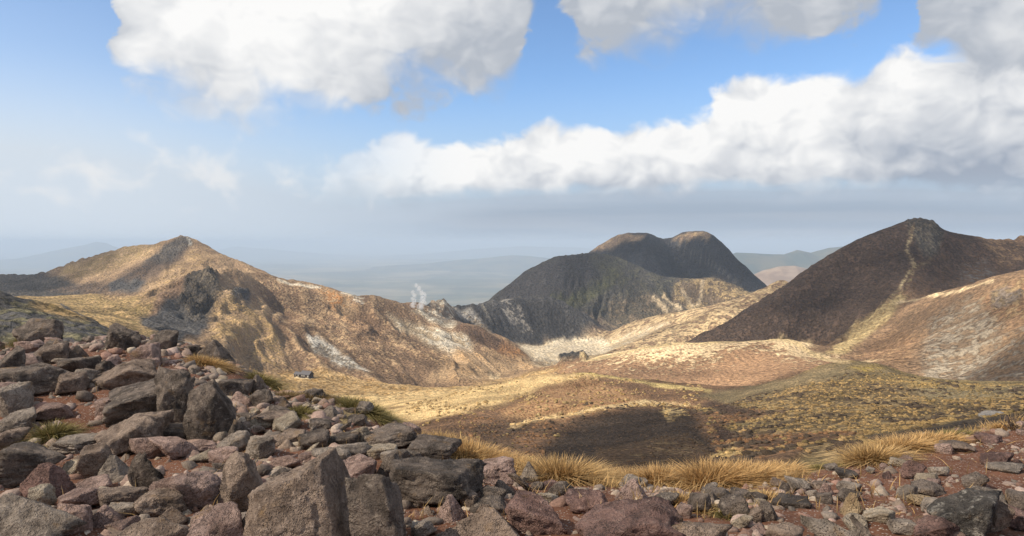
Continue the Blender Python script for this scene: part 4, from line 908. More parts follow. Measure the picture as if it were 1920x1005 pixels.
# (x0, y0, x1, y1 of the outline in the photograph, shape, stone, label)
BOULDERS = [
 (36, 597, 109, 650, 'wedge', 'd', 'dark overhanging crag with a grassy foot on the skyline'),
 (204, 608, 258, 658, 'block', 'd', 'dark upright boulder on the skyline below the basin meadow'),
 (282, 620, 330, 660, 'wedge', 'd', 'tilted dark slab on the skyline beside the upright boulder'),
 (377, 638, 436, 684, 'pyr', 'd', 'dark pointed boulder on the lip in front of the golden slope'),
 (18, 683, 121, 742, 'block', 'd', 'hollow-faced dark boulder with a pale rim'),
 (-8, 655, 42, 718, 'wedge', 'd', 'leaning dark slab at the picture edge behind the hollow-faced boulder'),
 (79, 645, 129, 683, 'block', 'b', 'brown block behind the hollow-faced boulder'),
 (124, 647, 164, 677, 'pyr', 'd', 'dark cleft rock beside the brown block on the skyline'),
 (36, 664, 76, 690, 'round', 'b', 'rounded brown rock with a pink patch above the hollow-faced boulder'),
 (118, 670, 182, 699, 'round', 'd', 'low double-humped dark rock right of the hollow-faced boulder'),
 (143, 692, 180, 724, 'block', 'g', 'small grey cube-like rock below the double-humped rock'),
 (181, 677, 285, 733, 'wedge', 'b', 'long brown wedge with a sunlit sloping top'),
 (97, 727, 214, 812, 'round', 'd', 'large lichen-spotted charcoal boulder with a dark overhang'),
 (213, 711, 352, 797, 'wedge', 'd', 'large squat boulder with a concave scooped face'),
 (298, 695, 359, 799, 'block', 'd', 'speckled pillar joined to the scooped boulder'),
 (353, 721, 436, 829, 'fin', 'd', 'tall dark fin of rock split from the pillar'),
 (3, 721, 57, 783, 'block', 'g', 'upright grey block with a dark recessed panel'),
 (-6, 772, 58, 817, 'round', 'g', 'grey rounded boulder in front of the upright block'),
 (-10, 806, 50, 845, 'round', 'b', 'low buff rock at the picture edge under the grey rounded boulder'),
 (193, 781, 316, 852, 'wedge', 'b', 'brown ridge-backed boulder with a pale top'),
 (308, 797, 368, 828, 'slab', 'd', 'flat dark slab below the pillar'),
 (-8, 832, 108, 911, 'round', 'd', 'big lumpy dark boulder at the picture edge'),
 (51, 865, 142, 936, 'pyr', 'm', 'purple-brown pyramid boulder leaning on the lumpy boulder'),
 (248, 846, 313, 923, 'round', 'd', 'egg-shaped dark boulder with an ochre edge'),
 (283, 824, 363, 864, 'round', 'p', 'pink rounded rock behind the egg-shaped boulder'),
 (152, 834, 209, 897, 'block', 'b', 'pinkish brown block left of the wide triangular rock'),
 (184, 854, 250, 902, 'pyr', 'g', 'wide grey triangular rock beside the egg-shaped boulder'),
 (119, 865, 163, 899, 'wedge', 't', 'pale wedge behind the purple-brown pyramid'),
 (105, 820, 208, 850, 'slab', 'g', 'low grey ledge below the moss clump'),
 (294, 877, 416, 958, 'round', 'p', 'big pale pink boulder with a blotched top'),
 (420, 855, 496, 966, 'fin', 'b', 'tall pinkish brown slab leaning on the giant boulder'),
 (448, 866, 705, 1062, 'giant', 'b', 'giant peaked boulder in the centre of the near edge'),
 (655, 902, 758, 1055, 'fin', 'd', 'dark slab split off the right flank of the giant boulder'),
 (260, 919, 342, 972, 'block', 'b', 'brown square-topped block in front of the pale pink boulder'),
 (-12, 935, 140, 1050, 'round', 'g', 'big domed mossy grey boulder in the near corner'),
 (119, 914, 192, 957, 'round', 'p', 'pink rounded rock right of the purple-brown pyramid'),
 (107, 949, 167, 1005, 'block', 'p', 'pink cracked block beside the domed mossy boulder'),
 (165, 949, 230, 990, 'pyr', 'p', 'pink rock with a rusty foot next to the cracked block'),
 (200, 944, 257, 973, 'slab', 'g', 'smooth grey slab behind the rusty-footed pink rock'),
 (140, 896, 202, 924, 'wedge', 'p', 'pale pink wedge above the pink rounded rock'),
 (192, 909, 270, 951, 'slab', 'b', 'flat brown rock behind the square-topped block'),
 (212, 967, 352, 1045, 'round', 'b', 'wide brown boulder at the near edge below the square-topped block'),
 (358, 955, 455, 1040, 'wedge', 'p', 'pinkish ledge rock at the foot of the giant boulder'),
 (289, 950, 347, 988, 'pyr', 'b', 'small dark-topped rock before the pale pink boulder'),
 (58, 912, 100, 952, 'fin', 't', 'thin white upright flake beside the purple-brown pyramid'),
 (358, 846, 399, 867, 'round', 't', 'small tan cobble in the hollow behind the pale pink boulder'),
 (365, 826, 412, 846, 'slab', 'p', 'flat pinkish stone under the dark fin'),
 (395, 838, 442, 872, 'block', 'p', 'pinkish block beside the tan cobble'),
 (412, 815, 464, 851, 'wedge', 'g', 'saddle-shaped grey rock right of the dark fin'),
 (461, 820, 512, 864, 'block', 'g', 'grey angular rock right of the saddle-shaped rock'),
 (428, 788, 478, 832, 'pyr', 'd', 'dark grey angular rock against the fin beside the path'),
 (446, 773, 480, 793, 'round', 'd', 'small dark hump on the red path'),
 (478, 774, 552, 800, 'slab', 'b', 'long brown slab lying across the red path'),
 (467, 788, 486, 804, 'round', 't', 'tan cobble on the red path'),
 (482, 792, 508, 805, 'slab', 't', 'pale flat stone beside the tan cobble on the path'),
 (502, 762, 540, 783, 'block', 'd', 'dark square block behind the long brown slab'),
 (519, 746, 547, 769, 'pyr', 'd', 'small black pyramid behind the square block'),
 (416, 710, 474, 746, 'slab', 'd', 'dark table-like slab on the far lip'),
 (470, 703, 498, 743, 'fin', 'd', 'upright dark flake beside the table-like slab'),
 (568, 755, 583, 768, 'round', 't', 'round white cobble in front of the far grass'),
 (596, 760, 636, 784, 'pyr', 'g', 'grey double-peaked rock in the turf'),
 (522, 806, 570, 837, 'wedge', 'b', 'light brown wedge at the near end of the path'),
 (561, 811, 615, 844, 'block', 'd', 'dark faceted block next to the light brown wedge'),
 (606, 810, 678, 839, 'round', 'd', 'low grassy dark rock right of the faceted block'),
 (626, 792, 657, 812, 'round', 'g', 'greenish grey cobble in the turf'),
 (584, 787, 627, 806, 'slab', 'd', 'thin dark slab left of the greenish cobble'),
 (654, 779, 686, 798, 'wedge', 'd', 'small dark rock in the turf right of the cobble'),
 (688, 800, 784, 840, 'wedge', 'd', 'dark boulder with a black right face at the turf edge'),
 (766, 820, 862, 864, 'block', 'd', 'grey boulder with a scooped hollow beside the golden grass'),
 (733, 860, 910, 952, 'block', 'd', 'big flat-topped grey boulder left of the golden grass'),
 (758, 912, 842, 943, 'slab', 'b', 'flat buff slab in front of the flat-topped boulder'),
 (747, 885, 798, 919, 'pyr', 'b', 'brown rock leaning on the flat-topped boulder'),
 (877, 857, 963, 907, 'wedge', 'p', 'pink lichened slab against the golden grass'),
 (625, 857, 702, 910, 'wedge', 'p', 'pale pink slab with a dark end behind the giant boulder'),
 (700, 853, 752, 906, 'fin', 'd', 'dark ribbed rock right of the pale pink slab'),
 (590, 840, 654, 874, 'block', 'g', 'grey brown block behind the giant boulder'),
 (510, 852, 560, 886, 'round', 'p', 'pink cobble behind the shoulder of the giant boulder'),
 (562, 846, 600, 868, 'slab', 'p', 'flat pink stone left of the grey brown block'),
 (690, 836, 742, 862, 'slab', 't', 'pale flat stone below the black-faced boulder'),
 (823, 955, 1006, 1045, 'pyr', 'b', 'large brown ridge boulder at the near edge'),
 (818, 930, 870, 980, 'pyr', 'p', 'reddish triangular rock below the flat-topped boulder'),
 (884, 935, 957, 968, 'wedge', 'd', 'dark arched rock behind the large ridge boulder'),
 (953, 932, 1058, 1003, 'block', 'm', 'dark red boulder beside the patch of bare orange soil'),
 (1063, 921, 1144, 963, 'slab', 'm', 'crimson layered slab right of the orange soil'),
 (1082, 934, 1272, 1050, 'wedge', 'm', 'long dark mauve boulder sloping to the near edge'),
 (1200, 968, 1360, 1060, 'round', 'b', 'rounded speckled boulder at the near edge centre'),
 (1153, 898, 1213, 940, 'pyr', 'p', 'pink and white peaked rock under the golden tuft'),
 (1023, 903, 1075, 936, 'round', 'd', 'round charcoal rock at the grass foot'),
 (1003, 918, 1046, 947, 'round', 't', 'yellowish round rock beside the round charcoal rock'),
 (955, 895, 1004, 930, 'round', 'b', 'brown rock half under the overhanging grass'),
 (1228, 926, 1270, 952, 'round', 'g', 'round grey rock right of the peaked pink rock'),
 (1291, 926, 1334, 964, 'block', 'd', 'dark squarish block between two grass tufts'),
 (1268, 945, 1296, 972, 'wedge', 'p', 'small pink wedge left of the squarish block'),
 (1350, 928, 1402, 970, 'wedge', 'd', 'dark leaning block in the dry grass'),
 (1334, 914, 1374, 936, 'slab', 'd', 'low dark rock at the foot of the tall grass'),
 (1372, 918, 1414, 936, 'slab', 'd', 'thin dark rock with a twig over it'),
 (1400, 924, 1437, 945, 'round', 'd', 'dark round rock right of the leaning block'),
 (1450, 929, 1514, 952, 'slab', 'd', 'long flat grey rock on the red soil'),
 (1426, 946, 1455, 980, 'fin', 'd', 'small upright dark rock on the red soil'),
 (1404, 954, 1434, 982, 'wedge', 'b', 'brown wedge beside the small upright rock'),
 (1373, 967, 1409, 992, 'round', 't', 'pale grey round stone near the near edge'),
 (1400, 982, 1435, 1002, 'round', 'p', 'pinkish flat stone below the pale grey stone'),
 (1453, 903, 1480, 928, 'pyr', 'd', 'dark pointed stone beside the pair of grey stones'),
 (1474, 896, 1516, 924, 'round', 'g', 'pair-topped grey stone at the end of the grass'),
 (1518, 902, 1550, 917, 'slab', 'b', 'flat brown stone on the gravel'),
 (1533, 906, 1564, 932, 'pyr', 'p', 'rosy angular stone on the gravel'),
 (1568, 884, 1604, 901, 'slab', 'd', 'flat slate-grey stone below the turf'),
 (1572, 902, 1612, 924, 'block', 'g', 'buff grey block above the yellow point'),
 (1572, 920, 1612, 946, 'round', 'd', 'blue-grey stone behind the yellow point'),
 (1578, 928, 1616, 970, 'pyr', 'y', 'pointed pale stone with a yellow face'),
 (1692, 866, 1731, 900, 'round', 'm', 'maroon boulder in the gravel slope'),
 (1668, 859, 1698, 876, 'slab', 't', 'tan leaning slab left of the maroon boulder'),
 (1768, 826, 1822, 848, 'block', 'b', 'brown boulder at the end of the far grass'),
 (1832, 815, 1872, 833, 'block', 'm', 'dark purple rock on the stony crest'),
 (1718, 889, 1756, 908, 'slab', 't', 'tan flat stone below the maroon boulder'),
 (1714, 905, 1770, 931, 'wedge', 'd', 'slate-blue lying stone in the gravel'),
 (1692, 892, 1722, 916, 'round', 'g', 'pale grey round stone under the maroon boulder'),
 (1684, 911, 1717, 938, 'wedge', 'g', 'grey and ochre wedge stone in the gravel'),
 (1704, 926, 1740, 951, 'round', 'y', 'orange-tinted round stone in the gravel'),
 (1622, 954, 1672, 982, 'wedge', 't', 'pale triangular stone on bare red soil'),
 (1733, 936, 1792, 968, 'round', 'g', 'grey brown rock left of the black and white boulder'),
 (1752, 925, 1860, 1010, 'wedge', 'k', 'big black and white blotched boulder'),
 (1812, 913, 1878, 952, 'round', 'g', 'wide buff grey rock behind the black and white boulder'),
 (1844, 944, 1893, 1003, 'round', 'b', 'smooth rounded olive brown rock'),
 (1886, 924, 1935, 957, 'block', 'd', 'grey block at the picture edge above the rounded olive rock'),
 (1890, 956, 1940, 998, 'block', 'm', 'purple blotched block at the picture edge'),
 (1668, 974, 1714, 1004, 'block', 'g', 'grey block at the near edge left of the blotched boulder'),
 (1596, 976, 1634, 1012, 'round', 'd', 'dark grey rock at the near edge below the yellow point'),
 (1718, 972, 1790, 1018, 'wedge', 'm', 'brown and purple rock at the near edge'),
 (1855, 870, 1912, 889, 'slab', 'g', 'long flat grey slab on the stony crest'),
 (1844, 848, 1892, 876, 'wedge', 'm', 'dull maroon rock above the long flat slab'),
 (1808, 888, 1848, 917, 'wedge', 'd', 'rough grey rock above the buff grey rock'),
 (1743, 874, 1776, 893, 'round', 'g', 'white-speckled grey stone in the gravel'),
 (1508, 975, 1600, 1030, 'round', 'g', 'grey speckled boulder low at the near edge'),
 (1440, 990, 1500, 1030, 'round', 'b', 'brown low rock at the near edge'),
]
rng = random.Random(5)
PLACED = []                                   # footprints (x, y, radius)
def put_boulder(i, b):
    x0, y0, x1, y1, style, mk, label = b
    yb = min(y1, 1300); gx, gd, gz = soil_hit((x0 + x1) / 2, yb)
    w = (x1 - x0) / FPX * gd; app = (y1 - y0) / FPX * gd; dip = math.atan2(-gz, gd)
    dp = {'slab': .85, 'fin': .7, 'giant': .75}.get(style, .8) * w
    dp = min(dp, 1.6 * app + .1)
    h = max(app / math.cos(dip) - dp * .55 * math.sin(dip), .42 * app)
    sink = .16 * h
    d0 = gd + dp * .42; cxx = gx / gd * d0
    big = w * h * (1371 / gd) ** 2
    me = rock_mesh(style, 1000 + i * 7, 6 if style == 'giant' else (5 if big > 2000 else 4), (w * 1.17, dp * 1.2, h * 1.07 + sink), RM[mk])
    o = link('boulder' if big > 2200 else 'rock', me, label=label, category='boulder' if big > 2200 else 'rock', group='rocks of the stony summit')
    zz = float(soil(cxx, d0)[0])
    o.location = (cxx, d0, min(gz, zz) - sink); o.rotation_euler = (0, 0, -math.atan2(cxx, d0))
    PLACED.append((cxx, d0, .5 * max(w * .8, dp * .8)))
for i, b in enumerate(BOULDERS): put_boulder(i, b)

# smaller loose rocks that look alike, in loose drifts between the boulders
STYLES = ['block', 'wedge', 'pyr', 'round', 'slab', 'block']
ROCKLIB = {}
for mk in 'gdpbtm':
    ROCKLIB[mk] = [rock_mesh(STYLES[k % 6], 3000 + 17 * k + ord(mk), 4, None, RM[mk]) for k in range(7)]
CNAME = {'g': 'grey', 'd': 'dark', 'p': 'pink', 'b': 'brown', 't': 'pale tan', 'm': 'maroon'}
def free_spot(x, y, r, k=.8): return all((x - a) ** 2 + (y - b) ** 2 > (k * (r + c)) ** 2 for a, b, c in PLACED)
def drop_rock(x, y, s, mk, label, group):
    me = rng.choice(ROCKLIB[mk])
    o = link('rock', me, label=label, category='rock', group=group)
    sx, sy, sz = s * rng.uniform(.85, 1.25), s * rng.uniform(.8, 1.1), s * rng.uniform(.5, .85)
    o.scale = (sx, sy, sz); o.rotation_euler = (rng.uniform(-.25, .25), rng.uniform(-.25, .25), rng.uniform(0, 6.28))
    o.location = (x, y, float(soil(x, y)[0]) - sz * rng.uniform(.10, .28))
    PLACED.append((x, y, s * .5))
import re
NAMED = []
for (x0, y0, x1, y1, st_, mk_, lab), (bx_, by_, br_) in zip(BOULDERS, list(PLACED)):
    short = re.split(r' (?:with|on|beside|in|at|behind|below|above|right|left|joined|split|leaning|lying|under|before|against|between|next|whose|half|of rock|sloping|low|near|along|round|across) ', lab + ' ')[0].strip()
    NAMED.append((bx_, by_, short))
USED = {}
def near_label(x, y, s, mk):
    """a phrase that says which loose rock this is: its look and the boulder it lies by"""
    best = sorted(NAMED, key=lambda q: (q[0] - x) ** 2 + (q[1] - y) ** 2)
    size = 'big' if s > .26 else ('small' if s < .13 else 'middling')
    for bx_, by_, nm in best[:20]:
        ax, ay = x / y - bx_ / by_, y - by_
        rel = ('just right of' if ax > 0 else 'just left of') if abs(ax) * by_ > abs(ay) * .6 else ('just behind' if ay > 0 else 'just in front of')
        lab = '%s %s loose rock %s the %s' % (size, CNAME[mk], rel, nm)
        if lab not in USED: USED[lab] = 1; return lab
    USED[lab] += 1
    return lab
ZONES = [  # columns, count, size range, stones, drift
    (-20, 300, 78, (.12, .40), 'gdbbppp', 'loose rocks of the boulder field'),
    (300, 520, 26, (.12, .28), 'gdbppt', 'loose rocks along the red path'),
    (520, 800, 28, (.10, .26), 'gdbptg', 'loose rocks behind the giant boulder'),
    (800, 1250, 18, (.09, .22), 'gdbpm', 'loose rocks at the grass foot'),
    (1250, 1560, 8, (.08, .15), 'gdbt', 'loose rocks at the soil patch'),
    (1560, 1940, 22, (.08, .18), 'gpbtpm', 'loose rocks on the gravelly rise'),
]
for c0, c1, cnt, (s0, s1), mks, grp in ZONES:
    k = 0; tries = 0
    while k < cnt and tries < 4000:
        tries += 1
        px = rng.uniform(c0, c1); dmax = lip_at(px) - .25
        y = math.sqrt(rng.uniform(4.05 ** 2, dmax ** 2)); x = (px - 960) / FPX * y
        s = s0 + (s1 - s0) * rng.random() ** 1.8
        if 640 < px < 830 and 4.2 < y < 5.3 and s > .1: continue
        if 1010 < px < 1090 and 4.4 < y < 5.1: continue
        if 420 < px < 560 and 8.2 < y < 9.4: continue
        if not free_spot(x, y, s * .5, .62): continue
        mk = rng.choice(mks); drop_rock(x, y, s, mk, near_label(x, y, s, mk), grp); k += 1

# stones too small and too many to count
def build_rubble():
    r = np.random.RandomState(3); protos = []
    for k in range(10):
        v, f = ico(2); rg = np.random.RandomState(40 + k); acc = 0
        for n, h in planes_for(['block', 'wedge', 'round', 'pyr', 'slab'][k % 5], rg): acc = acc + np.power(np.maximum(0, v @ n) / h, 44)
        w = v * (acc ** (-1 / 44))[:, None]; w = w / (w.max(0) - w.min(0)); protos.append(w)
    V_, F_, C_ = [], [], []; nv = 0; v, f = ico(2)
    pal = np.array([(.33, .23, .19), (.40, .30, .25), (.27, .22, .18), (.19, .16, .135), (.46, .385, .30), (.27, .16, .125), (.36, .285, .225)])
    N = 26000; px_ = r.uniform(-260, 2260, N); lp = np.interp(px_, LIP_X, LIP_D) + .1
    y_ = np.sqrt(r.uniform(3.7 ** 2, lp ** 2)); x_ = (px_ - 960) / FPX * y_
    dens = np.where(px_ > 1430, 1.0, np.where(px_ > 1000, .7, 1.0)); clump = fbm(x_ / .7, y_ / .7, 3, 811)
    ok = np.nonzero(r.rand(N) < dens * (.10 + 2.0 * np.maximum(0, clump + .04)))[0][:5000]
    M = 1800; pxb = r.uniform(-60, 640, M); yb = np.sqrt(r.uniform(3.8 ** 2, (np.interp(pxb, LIP_X, LIP_D) - .3) ** 2)); xb = (pxb - 960) / FPX * yb
    path = (pxb > 420) & (yb > 8.0) & (yb < 9.6)
    px_ = np.concatenate([px_, pxb[~path]]); x_ = np.concatenate([x_, xb[~path]]); y_ = np.concatenate([y_, yb[~path]]); ok = np.concatenate([ok, np.arange(N, len(px_))])
    for k in ok:
        px, x, y = px_[k], x_[k], y_[k]
        s = .012 + .10 * r.rand() ** 3.4
        if k >= N: s = .05 + .13 * r.rand() ** 1.5
        elif px < 520: s *= 1.9
        w = protos[r.randint(10)] * np.array([s * r.uniform(.7, 1.5), s * r.uniform(.7, 1.2), s * r.uniform(.4, .9)])
        t = r.uniform(0, 6.28); c, q = math.cos(t), math.sin(t)
        w = np.stack([w[:, 0] * c - w[:, 1] * q + x, w[:, 0] * q + w[:, 1] * c + y, w[:, 2] + s * r.uniform(-.22, .14)], 1)
        V_.append(w); F_.append(f + nv); nv += len(w)
        cc_ = pal[r.randint(len(pal))] * r.uniform(.6, 1.2); du = .45 * r.rand()
        C_.append(np.tile(cc_ * (1 - du) + np.array((.20, .125, .085)) * du, (len(w), 1)))
    V_ = np.concatenate(V_); cent = V_.reshape(-1, 42, 3).mean(1); 
    V_[:, 2] += np.repeat(np.concatenate([soil(cent[i:i + 2000, 0], cent[i:i + 2000, 1]) for i in range(0, len(cent), 2000)]), 42)
    m, nt, out = new_mat('rubble_stone'); P = geo_pos(nt)
    c = attr(nt, 'stone'); fine = noise(nt, P, 60.0, 4, .7)
    c = mixc(nt, .8, c, mixc(nt, fine.sstep(.3, .7), (.62, .62, .62), (1.35, 1.33, 1.3)), 'MULTIPLY')
    principled(nt, out, c, .9, bump(nt, fine, .01, .8), .2)
    me = mesh_np('rubble', V_, np.concatenate(F_), m, False); color_attr(me, 'stone', np.concatenate(C_))
    link('rubble', me, kind='stuff', label='small loose stones and gravel strewn over the red soil')
build_rubble()
# ------------------------------------------------------------------ dry grass, shrubs
def grass_mat(name, c_base, c_mid, c_tip):
    m, nt, out = new_mat(name)
    t = attr(nt, 'along', 'Fac'); r = attr(nt, 'hue', 'Fac')
    c = mixc(nt, t.sstep(.0, .45), c_base, c_mid); c = mixc(nt, t.sstep(.4, 1.0), c, c_tip)
    c = mixc(nt, .9, c, mixc(nt, r, (.42, .40, .40), (1.45, 1.40, 1.28)), 'MULTIPLY')
    p = principled(nt, out, c, .75, None, .15)
    tr = nt.nodes.new('ShaderNodeBsdfTranslucent'); nt.links.new(c.s, tr.inputs['Color'])
    mx = nt.nodes.new('ShaderNodeMixShader'); mx.inputs[0].default_value = .22
    nt.links.new(p.outputs[0], mx.inputs[1]); nt.links.new(tr.outputs[0], mx.inputs[2]); nt.links.new(mx.outputs[0], out.inputs['Surface'])
    return m
GM = {'gold': grass_mat('grass_gold', (.16, .115, .065), (.48, .30, .13), (.62, .42, .205)),
      'straw': grass_mat('grass_straw', (.16, .12, .06), (.46, .30, .135), (.58, .405, .20)),
      'olive': grass_mat('grass_olive', (.085, .078, .030), (.19, .165, .065), (.31, .255, .11)),
      'brown': grass_mat('grass_brown', (.10, .075, .042), (.23, .165, .085), (.34, .25, .13))}
def blades(n, rng_, root, length, width, lean, arch, wind):
    """n curved tapering blades; root(n)->x,y,z arrays; returns vertices, faces, along, hue"""
    x, y, z, ox, oy = root(n)
    L_ = length * np.where(rng_.rand(n) < .35, rng_.uniform(.2, .5, n), rng_.uniform(.55, 1.1, n)); th = np.arctan2(oy, ox) + rng_.normal(0, .7, n)
    ln = lean * rng_.uniform(.2, 1.3, n) * np.clip(np.hypot(ox, oy) * 1.3 + .25, 0, 1.4)
    dx = np.cos(th) * ln + wind[0]; dy = np.sin(th) * ln + wind[1]
    side = rng_.uniform(0, 6.28, n); sx, sy = np.cos(side), np.sin(side)
    V_ = np.empty((n, 5, 3)); k = 0; al = []
    for i, t in enumerate((0, .55, 1.0)):
        cxx = x + L_ * (dx * t * .8 + dx * arch * t * t); cyy = y + L_ * (dy * t * .8 + dy * arch * t * t)
        hh = np.hypot(dx, dy); czz = z + L_ * (t * np.sqrt(np.maximum(.15, 1 - np.minimum(.9, hh * .6) ** 2)) - arch * .45 * hh * t * t)
        w = width * (1, .75, 0)[i] * .5
        if i < 2:
            V_[:, k] = np.stack([cxx - sx * w, cyy - sy * w, czz], 1); V_[:, k + 1] = np.stack([cxx + sx * w, cyy + sy * w, czz], 1); k += 2; al += [t, t]
        else: V_[:, k] = np.stack([cxx, cyy, czz], 1); al += [t]
    f = np.array([(0, 1, 3), (0, 3, 2), (2, 3, 4)])
    F_ = (np.arange(n)[:, None, None] * 5 + f[None]).reshape(-1, 3)
    return V_.reshape(-1, 3), F_, np.tile(al, n), np.repeat(rng_.rand(n), 5)
def tussock(i, px, py, wpx, hpx, kind, label, dens=1.0, arch=.75):
    r = np.random.RandomState(900 + i)
    gx, gd, gz = soil_hit(px, py); w = wpx / FPX * gd; h = hpx / FPX * gd
    dp = max(.7 * w, .22); gd2 = gd + dp * .3; gx2 = gx / gd * gd2
    n = int(min(4200, 12000 * w * dp ** .5 * dens + 400))
    def root(n):
        a = r.uniform(0, 6.28, n); q = np.sqrt(r.rand(n)); lump = .8 + .3 * np.sin(a * 3 + i) * np.cos(a * 2 - i)
        ox, oy = np.cos(a) * q, np.sin(a) * q
        x = gx2 - .1 * h + ox * w * .46 * lump; y = gd2 + oy * dp * .42 * lump
        return x, y, soil(x, y) - .02, ox, oy
    v, f, al, hu = blades(n, r, root, h * 0.92, .0095, .75, arch + .45, (.16, -.12))
    o = link('grass_tussock', None, label=label, category='grass tussock', group='tussocks of dry grass on the summit')
    base = np.array((gx2, gd2, float(soil(gx2, gd2)[0])))
    me = mesh_np('grass_tussock', v - base, f, GM[kind]); float_attr(me, 'along', al); float_attr(me, 'hue', hu)
    COL.objects.unlink(o); bpy.data.objects.remove(o)
    o = link('grass_tussock', me, label=label, category='grass tussock', group='tussocks of dry grass on the summit'); o.location = base
TUSS = [
 (788, 818, 80, 40, 'gold', 'golden tussock at the left end of the grass row'),
 (845, 832, 90, 48, 'straw', 'straw tussock second along the grass row'),
 (905, 852, 105, 62, 'gold', 'tall golden tussock above the pink lichened slab'),
 (876, 868, 56, 46, 'straw', 'drooping straw tussock beside the hollowed grey boulder'),
 (962, 876, 110, 62, 'gold', 'wide golden tussock right of the pink lichened slab'),
 (1015, 892, 100, 62, 'straw', 'shaggy straw tussock overhanging the brown rock'),
 (1068, 904, 110, 70, 'straw', 'big drooping tussock above the round charcoal rock'),
 (1122, 908, 90, 58, 'gold', 'golden tussock left of the peaked pink rock'),
 (1195, 906, 90, 56, 'gold', 'bright orange tussock behind the peaked pink rock'),
 (1250, 910, 100, 58, 'gold', 'bright orange tussock in the middle of the grass row'),
 (1296, 912, 60, 36, 'straw', 'low straw tussock between two tall orange ones'),
 (1345, 915, 115, 72, 'gold', 'tallest orange tussock of the grass row'),
 (1405, 910, 110, 62, 'gold', 'wide orange tussock next to the tallest one'),
 (1460, 898, 80, 44, 'gold', 'orange tussock at the right end of the grass row'),
 (1282, 950, 36, 34, 'straw', 'small straw tuft between the pink wedge and the squarish block'),
 (1330, 965, 50, 24, 'straw', 'thin straw tuft in front of the squarish block'),
 (1440, 940, 40, 30, 'straw', 'sparse straw tuft left of the long flat grey rock'),
 (1375, 975, 60, 26, 'olive', 'thin olive tuft below the leaning block'),
 (1648, 868, 90, 52, 'straw', 'straw tussock left of the tan leaning slab'),
 (1690, 850, 100, 50, 'gold', 'golden tussock behind the tan leaning slab'),
 (1745, 836, 100, 40, 'gold', 'golden tussock left of the brown crest boulder'),
 (1788, 822, 60, 26, 'olive', 'olive tuft at the far end of the crest grass'),
 (1885, 806, 30, 26, 'gold', 'small golden tuft on the stony crest'),
 (1540, 880, 120, 18, 'olive', 'short olive turf patch right of the grass row'),
 (600, 752, 110, 22, 'brown', 'brown turf hummock on the far lip'),
 (690, 780, 130, 30, 'olive', 'olive turf hummock left of the grass row'),
 (740, 790, 60, 26, 'brown', 'brown turf hummock before the golden valley'),
 (540, 748, 60, 22, 'brown', 'small brown turf hummock beside the black pyramid'),
 (395, 690, 80, 22, 'straw', 'straw turf patch in front of the pointed skyline boulder'),
 (492, 722, 50, 30, 'olive', 'olive turf on the edge beside the upright dark flake'),
 (105, 822, 50, 44, 'olive', 'round moss green clump beside the charcoal boulder'),
 (62, 650, 62, 28, 'olive', 'olive tuft under the overhanging crag'),
 (565, 778, 48, 18, 'olive', 'low olive tuft behind the long brown slab'),
 (640, 838, 70, 18, 'brown', 'thin brown grass over the low grassy rock'),
]
for i, t_ in enumerate(TUSS): tussock(i, *t_)
def loose_grass():
    r = np.random.RandomState(77); xs, ys = [], []
    N = 16000; px = r.uniform(380, 1960, N); y = np.interp(px, LIP_X, LIP_D) + r.normal(-.05, .30, N); x = (px - 960) / FPX * y
    ok = np.nonzero(((px < 1500) | (r.rand(N) < .6)) & (fbm(x / .5, y / .5, 2, 55) > -.12))[0][:5200]; xs, ys = list(x[ok]), list(y[ok])
    px = r.uniform(0, 1940, N); y = r.uniform(4.2, np.interp(px, LIP_X, LIP_D)); x = (px - 960) / FPX * y
    ok = np.nonzero(fbm(x / .4, y / .4, 2, 65) > .16)[0][:1200]; xs += list(x[ok]); ys += list(y[ok])
    xs = np.array(xs); ys = np.array(ys); zs = np.concatenate([soil(xs[i:i + 1500], ys[i:i + 1500]) for i in range(0, len(xs), 1500)])
    v, f, al, hu = blades(len(xs), r, lambda n: (xs, ys, zs - .01, r.normal(0, .5, n), r.normal(0, .5, n)), .15, .007, .7, .7, (.15, -.08))
    me = mesh_np('dry_grass', v, f, GM['straw']); float_attr(me, 'along', al); float_attr(me, 'hue', hu)
    link('dry_grass', me, kind='stuff', label='scattered dry grass blades along the summit edge')
loose_grass()
def shrub(i, px, py, wpx, hpx, label):
    r = random.Random(40 + i); gx, gd, gz = soil_hit(px, py); h = hpx / FPX * gd; w = wpx / FPX * gd
    V_, F_ = [], []
    def tube(a, b, r0, r1):
        d = (b - a).normalized(); u = d.orthogonal().normalized(); q = d.cross(u); n = len(V_)
        for p, rr_ in ((a, r0), (b, r1)):
            for k in range(3): V_.append(p + (u * math.cos(k * 2.094) + q * math.sin(k * 2.094)) * rr_)
        for k in range(3): F_.append((n + k, n + (k + 1) % 3, n + 3 + (k + 1) % 3)); F_.append((n + k, n + 3 + (k + 1) % 3, n + 3 + k))
    def grow(p, d, ln, rad, lev):
        e = p + d * ln; tube(p, e, rad, rad * .7)
        if lev:
            for _ in range(r.choice([2, 3, 3])):
                grow(e, (d + Vector((r.uniform(-.6, .6), r.uniform(-.6, .6), r.uniform(-.1, .45)))).normalized(), ln * r.uniform(.55, .85), rad * .68, lev - 1)
    for k in range(16):
        a = r.uniform(0, 6.28); d = Vector((math.cos(a) * w / h * .6, math.sin(a) * w / h * .6, 1)).normalized()
        grow(Vector((math.cos(a) * w * .12, math.sin(a) * w * .12, -.02)), d, h * .30, .0065, 3)
    m, nt, out = new_mat('twig'); principled(nt, out, mixc(nt, noise(nt, geo_pos(nt), 30.0, 3, .6), (.085, .060, .048), (.17, .125, .10)), .9, None, .1)
    o = link('bare_shrub', mesh_np('bare_shrub', np.array([p[:] for p in V_]), np.array(F_), m), label=label, category='shrub', group='bare shrubs on the summit edge')
    o.location = (gx, gd, gz)
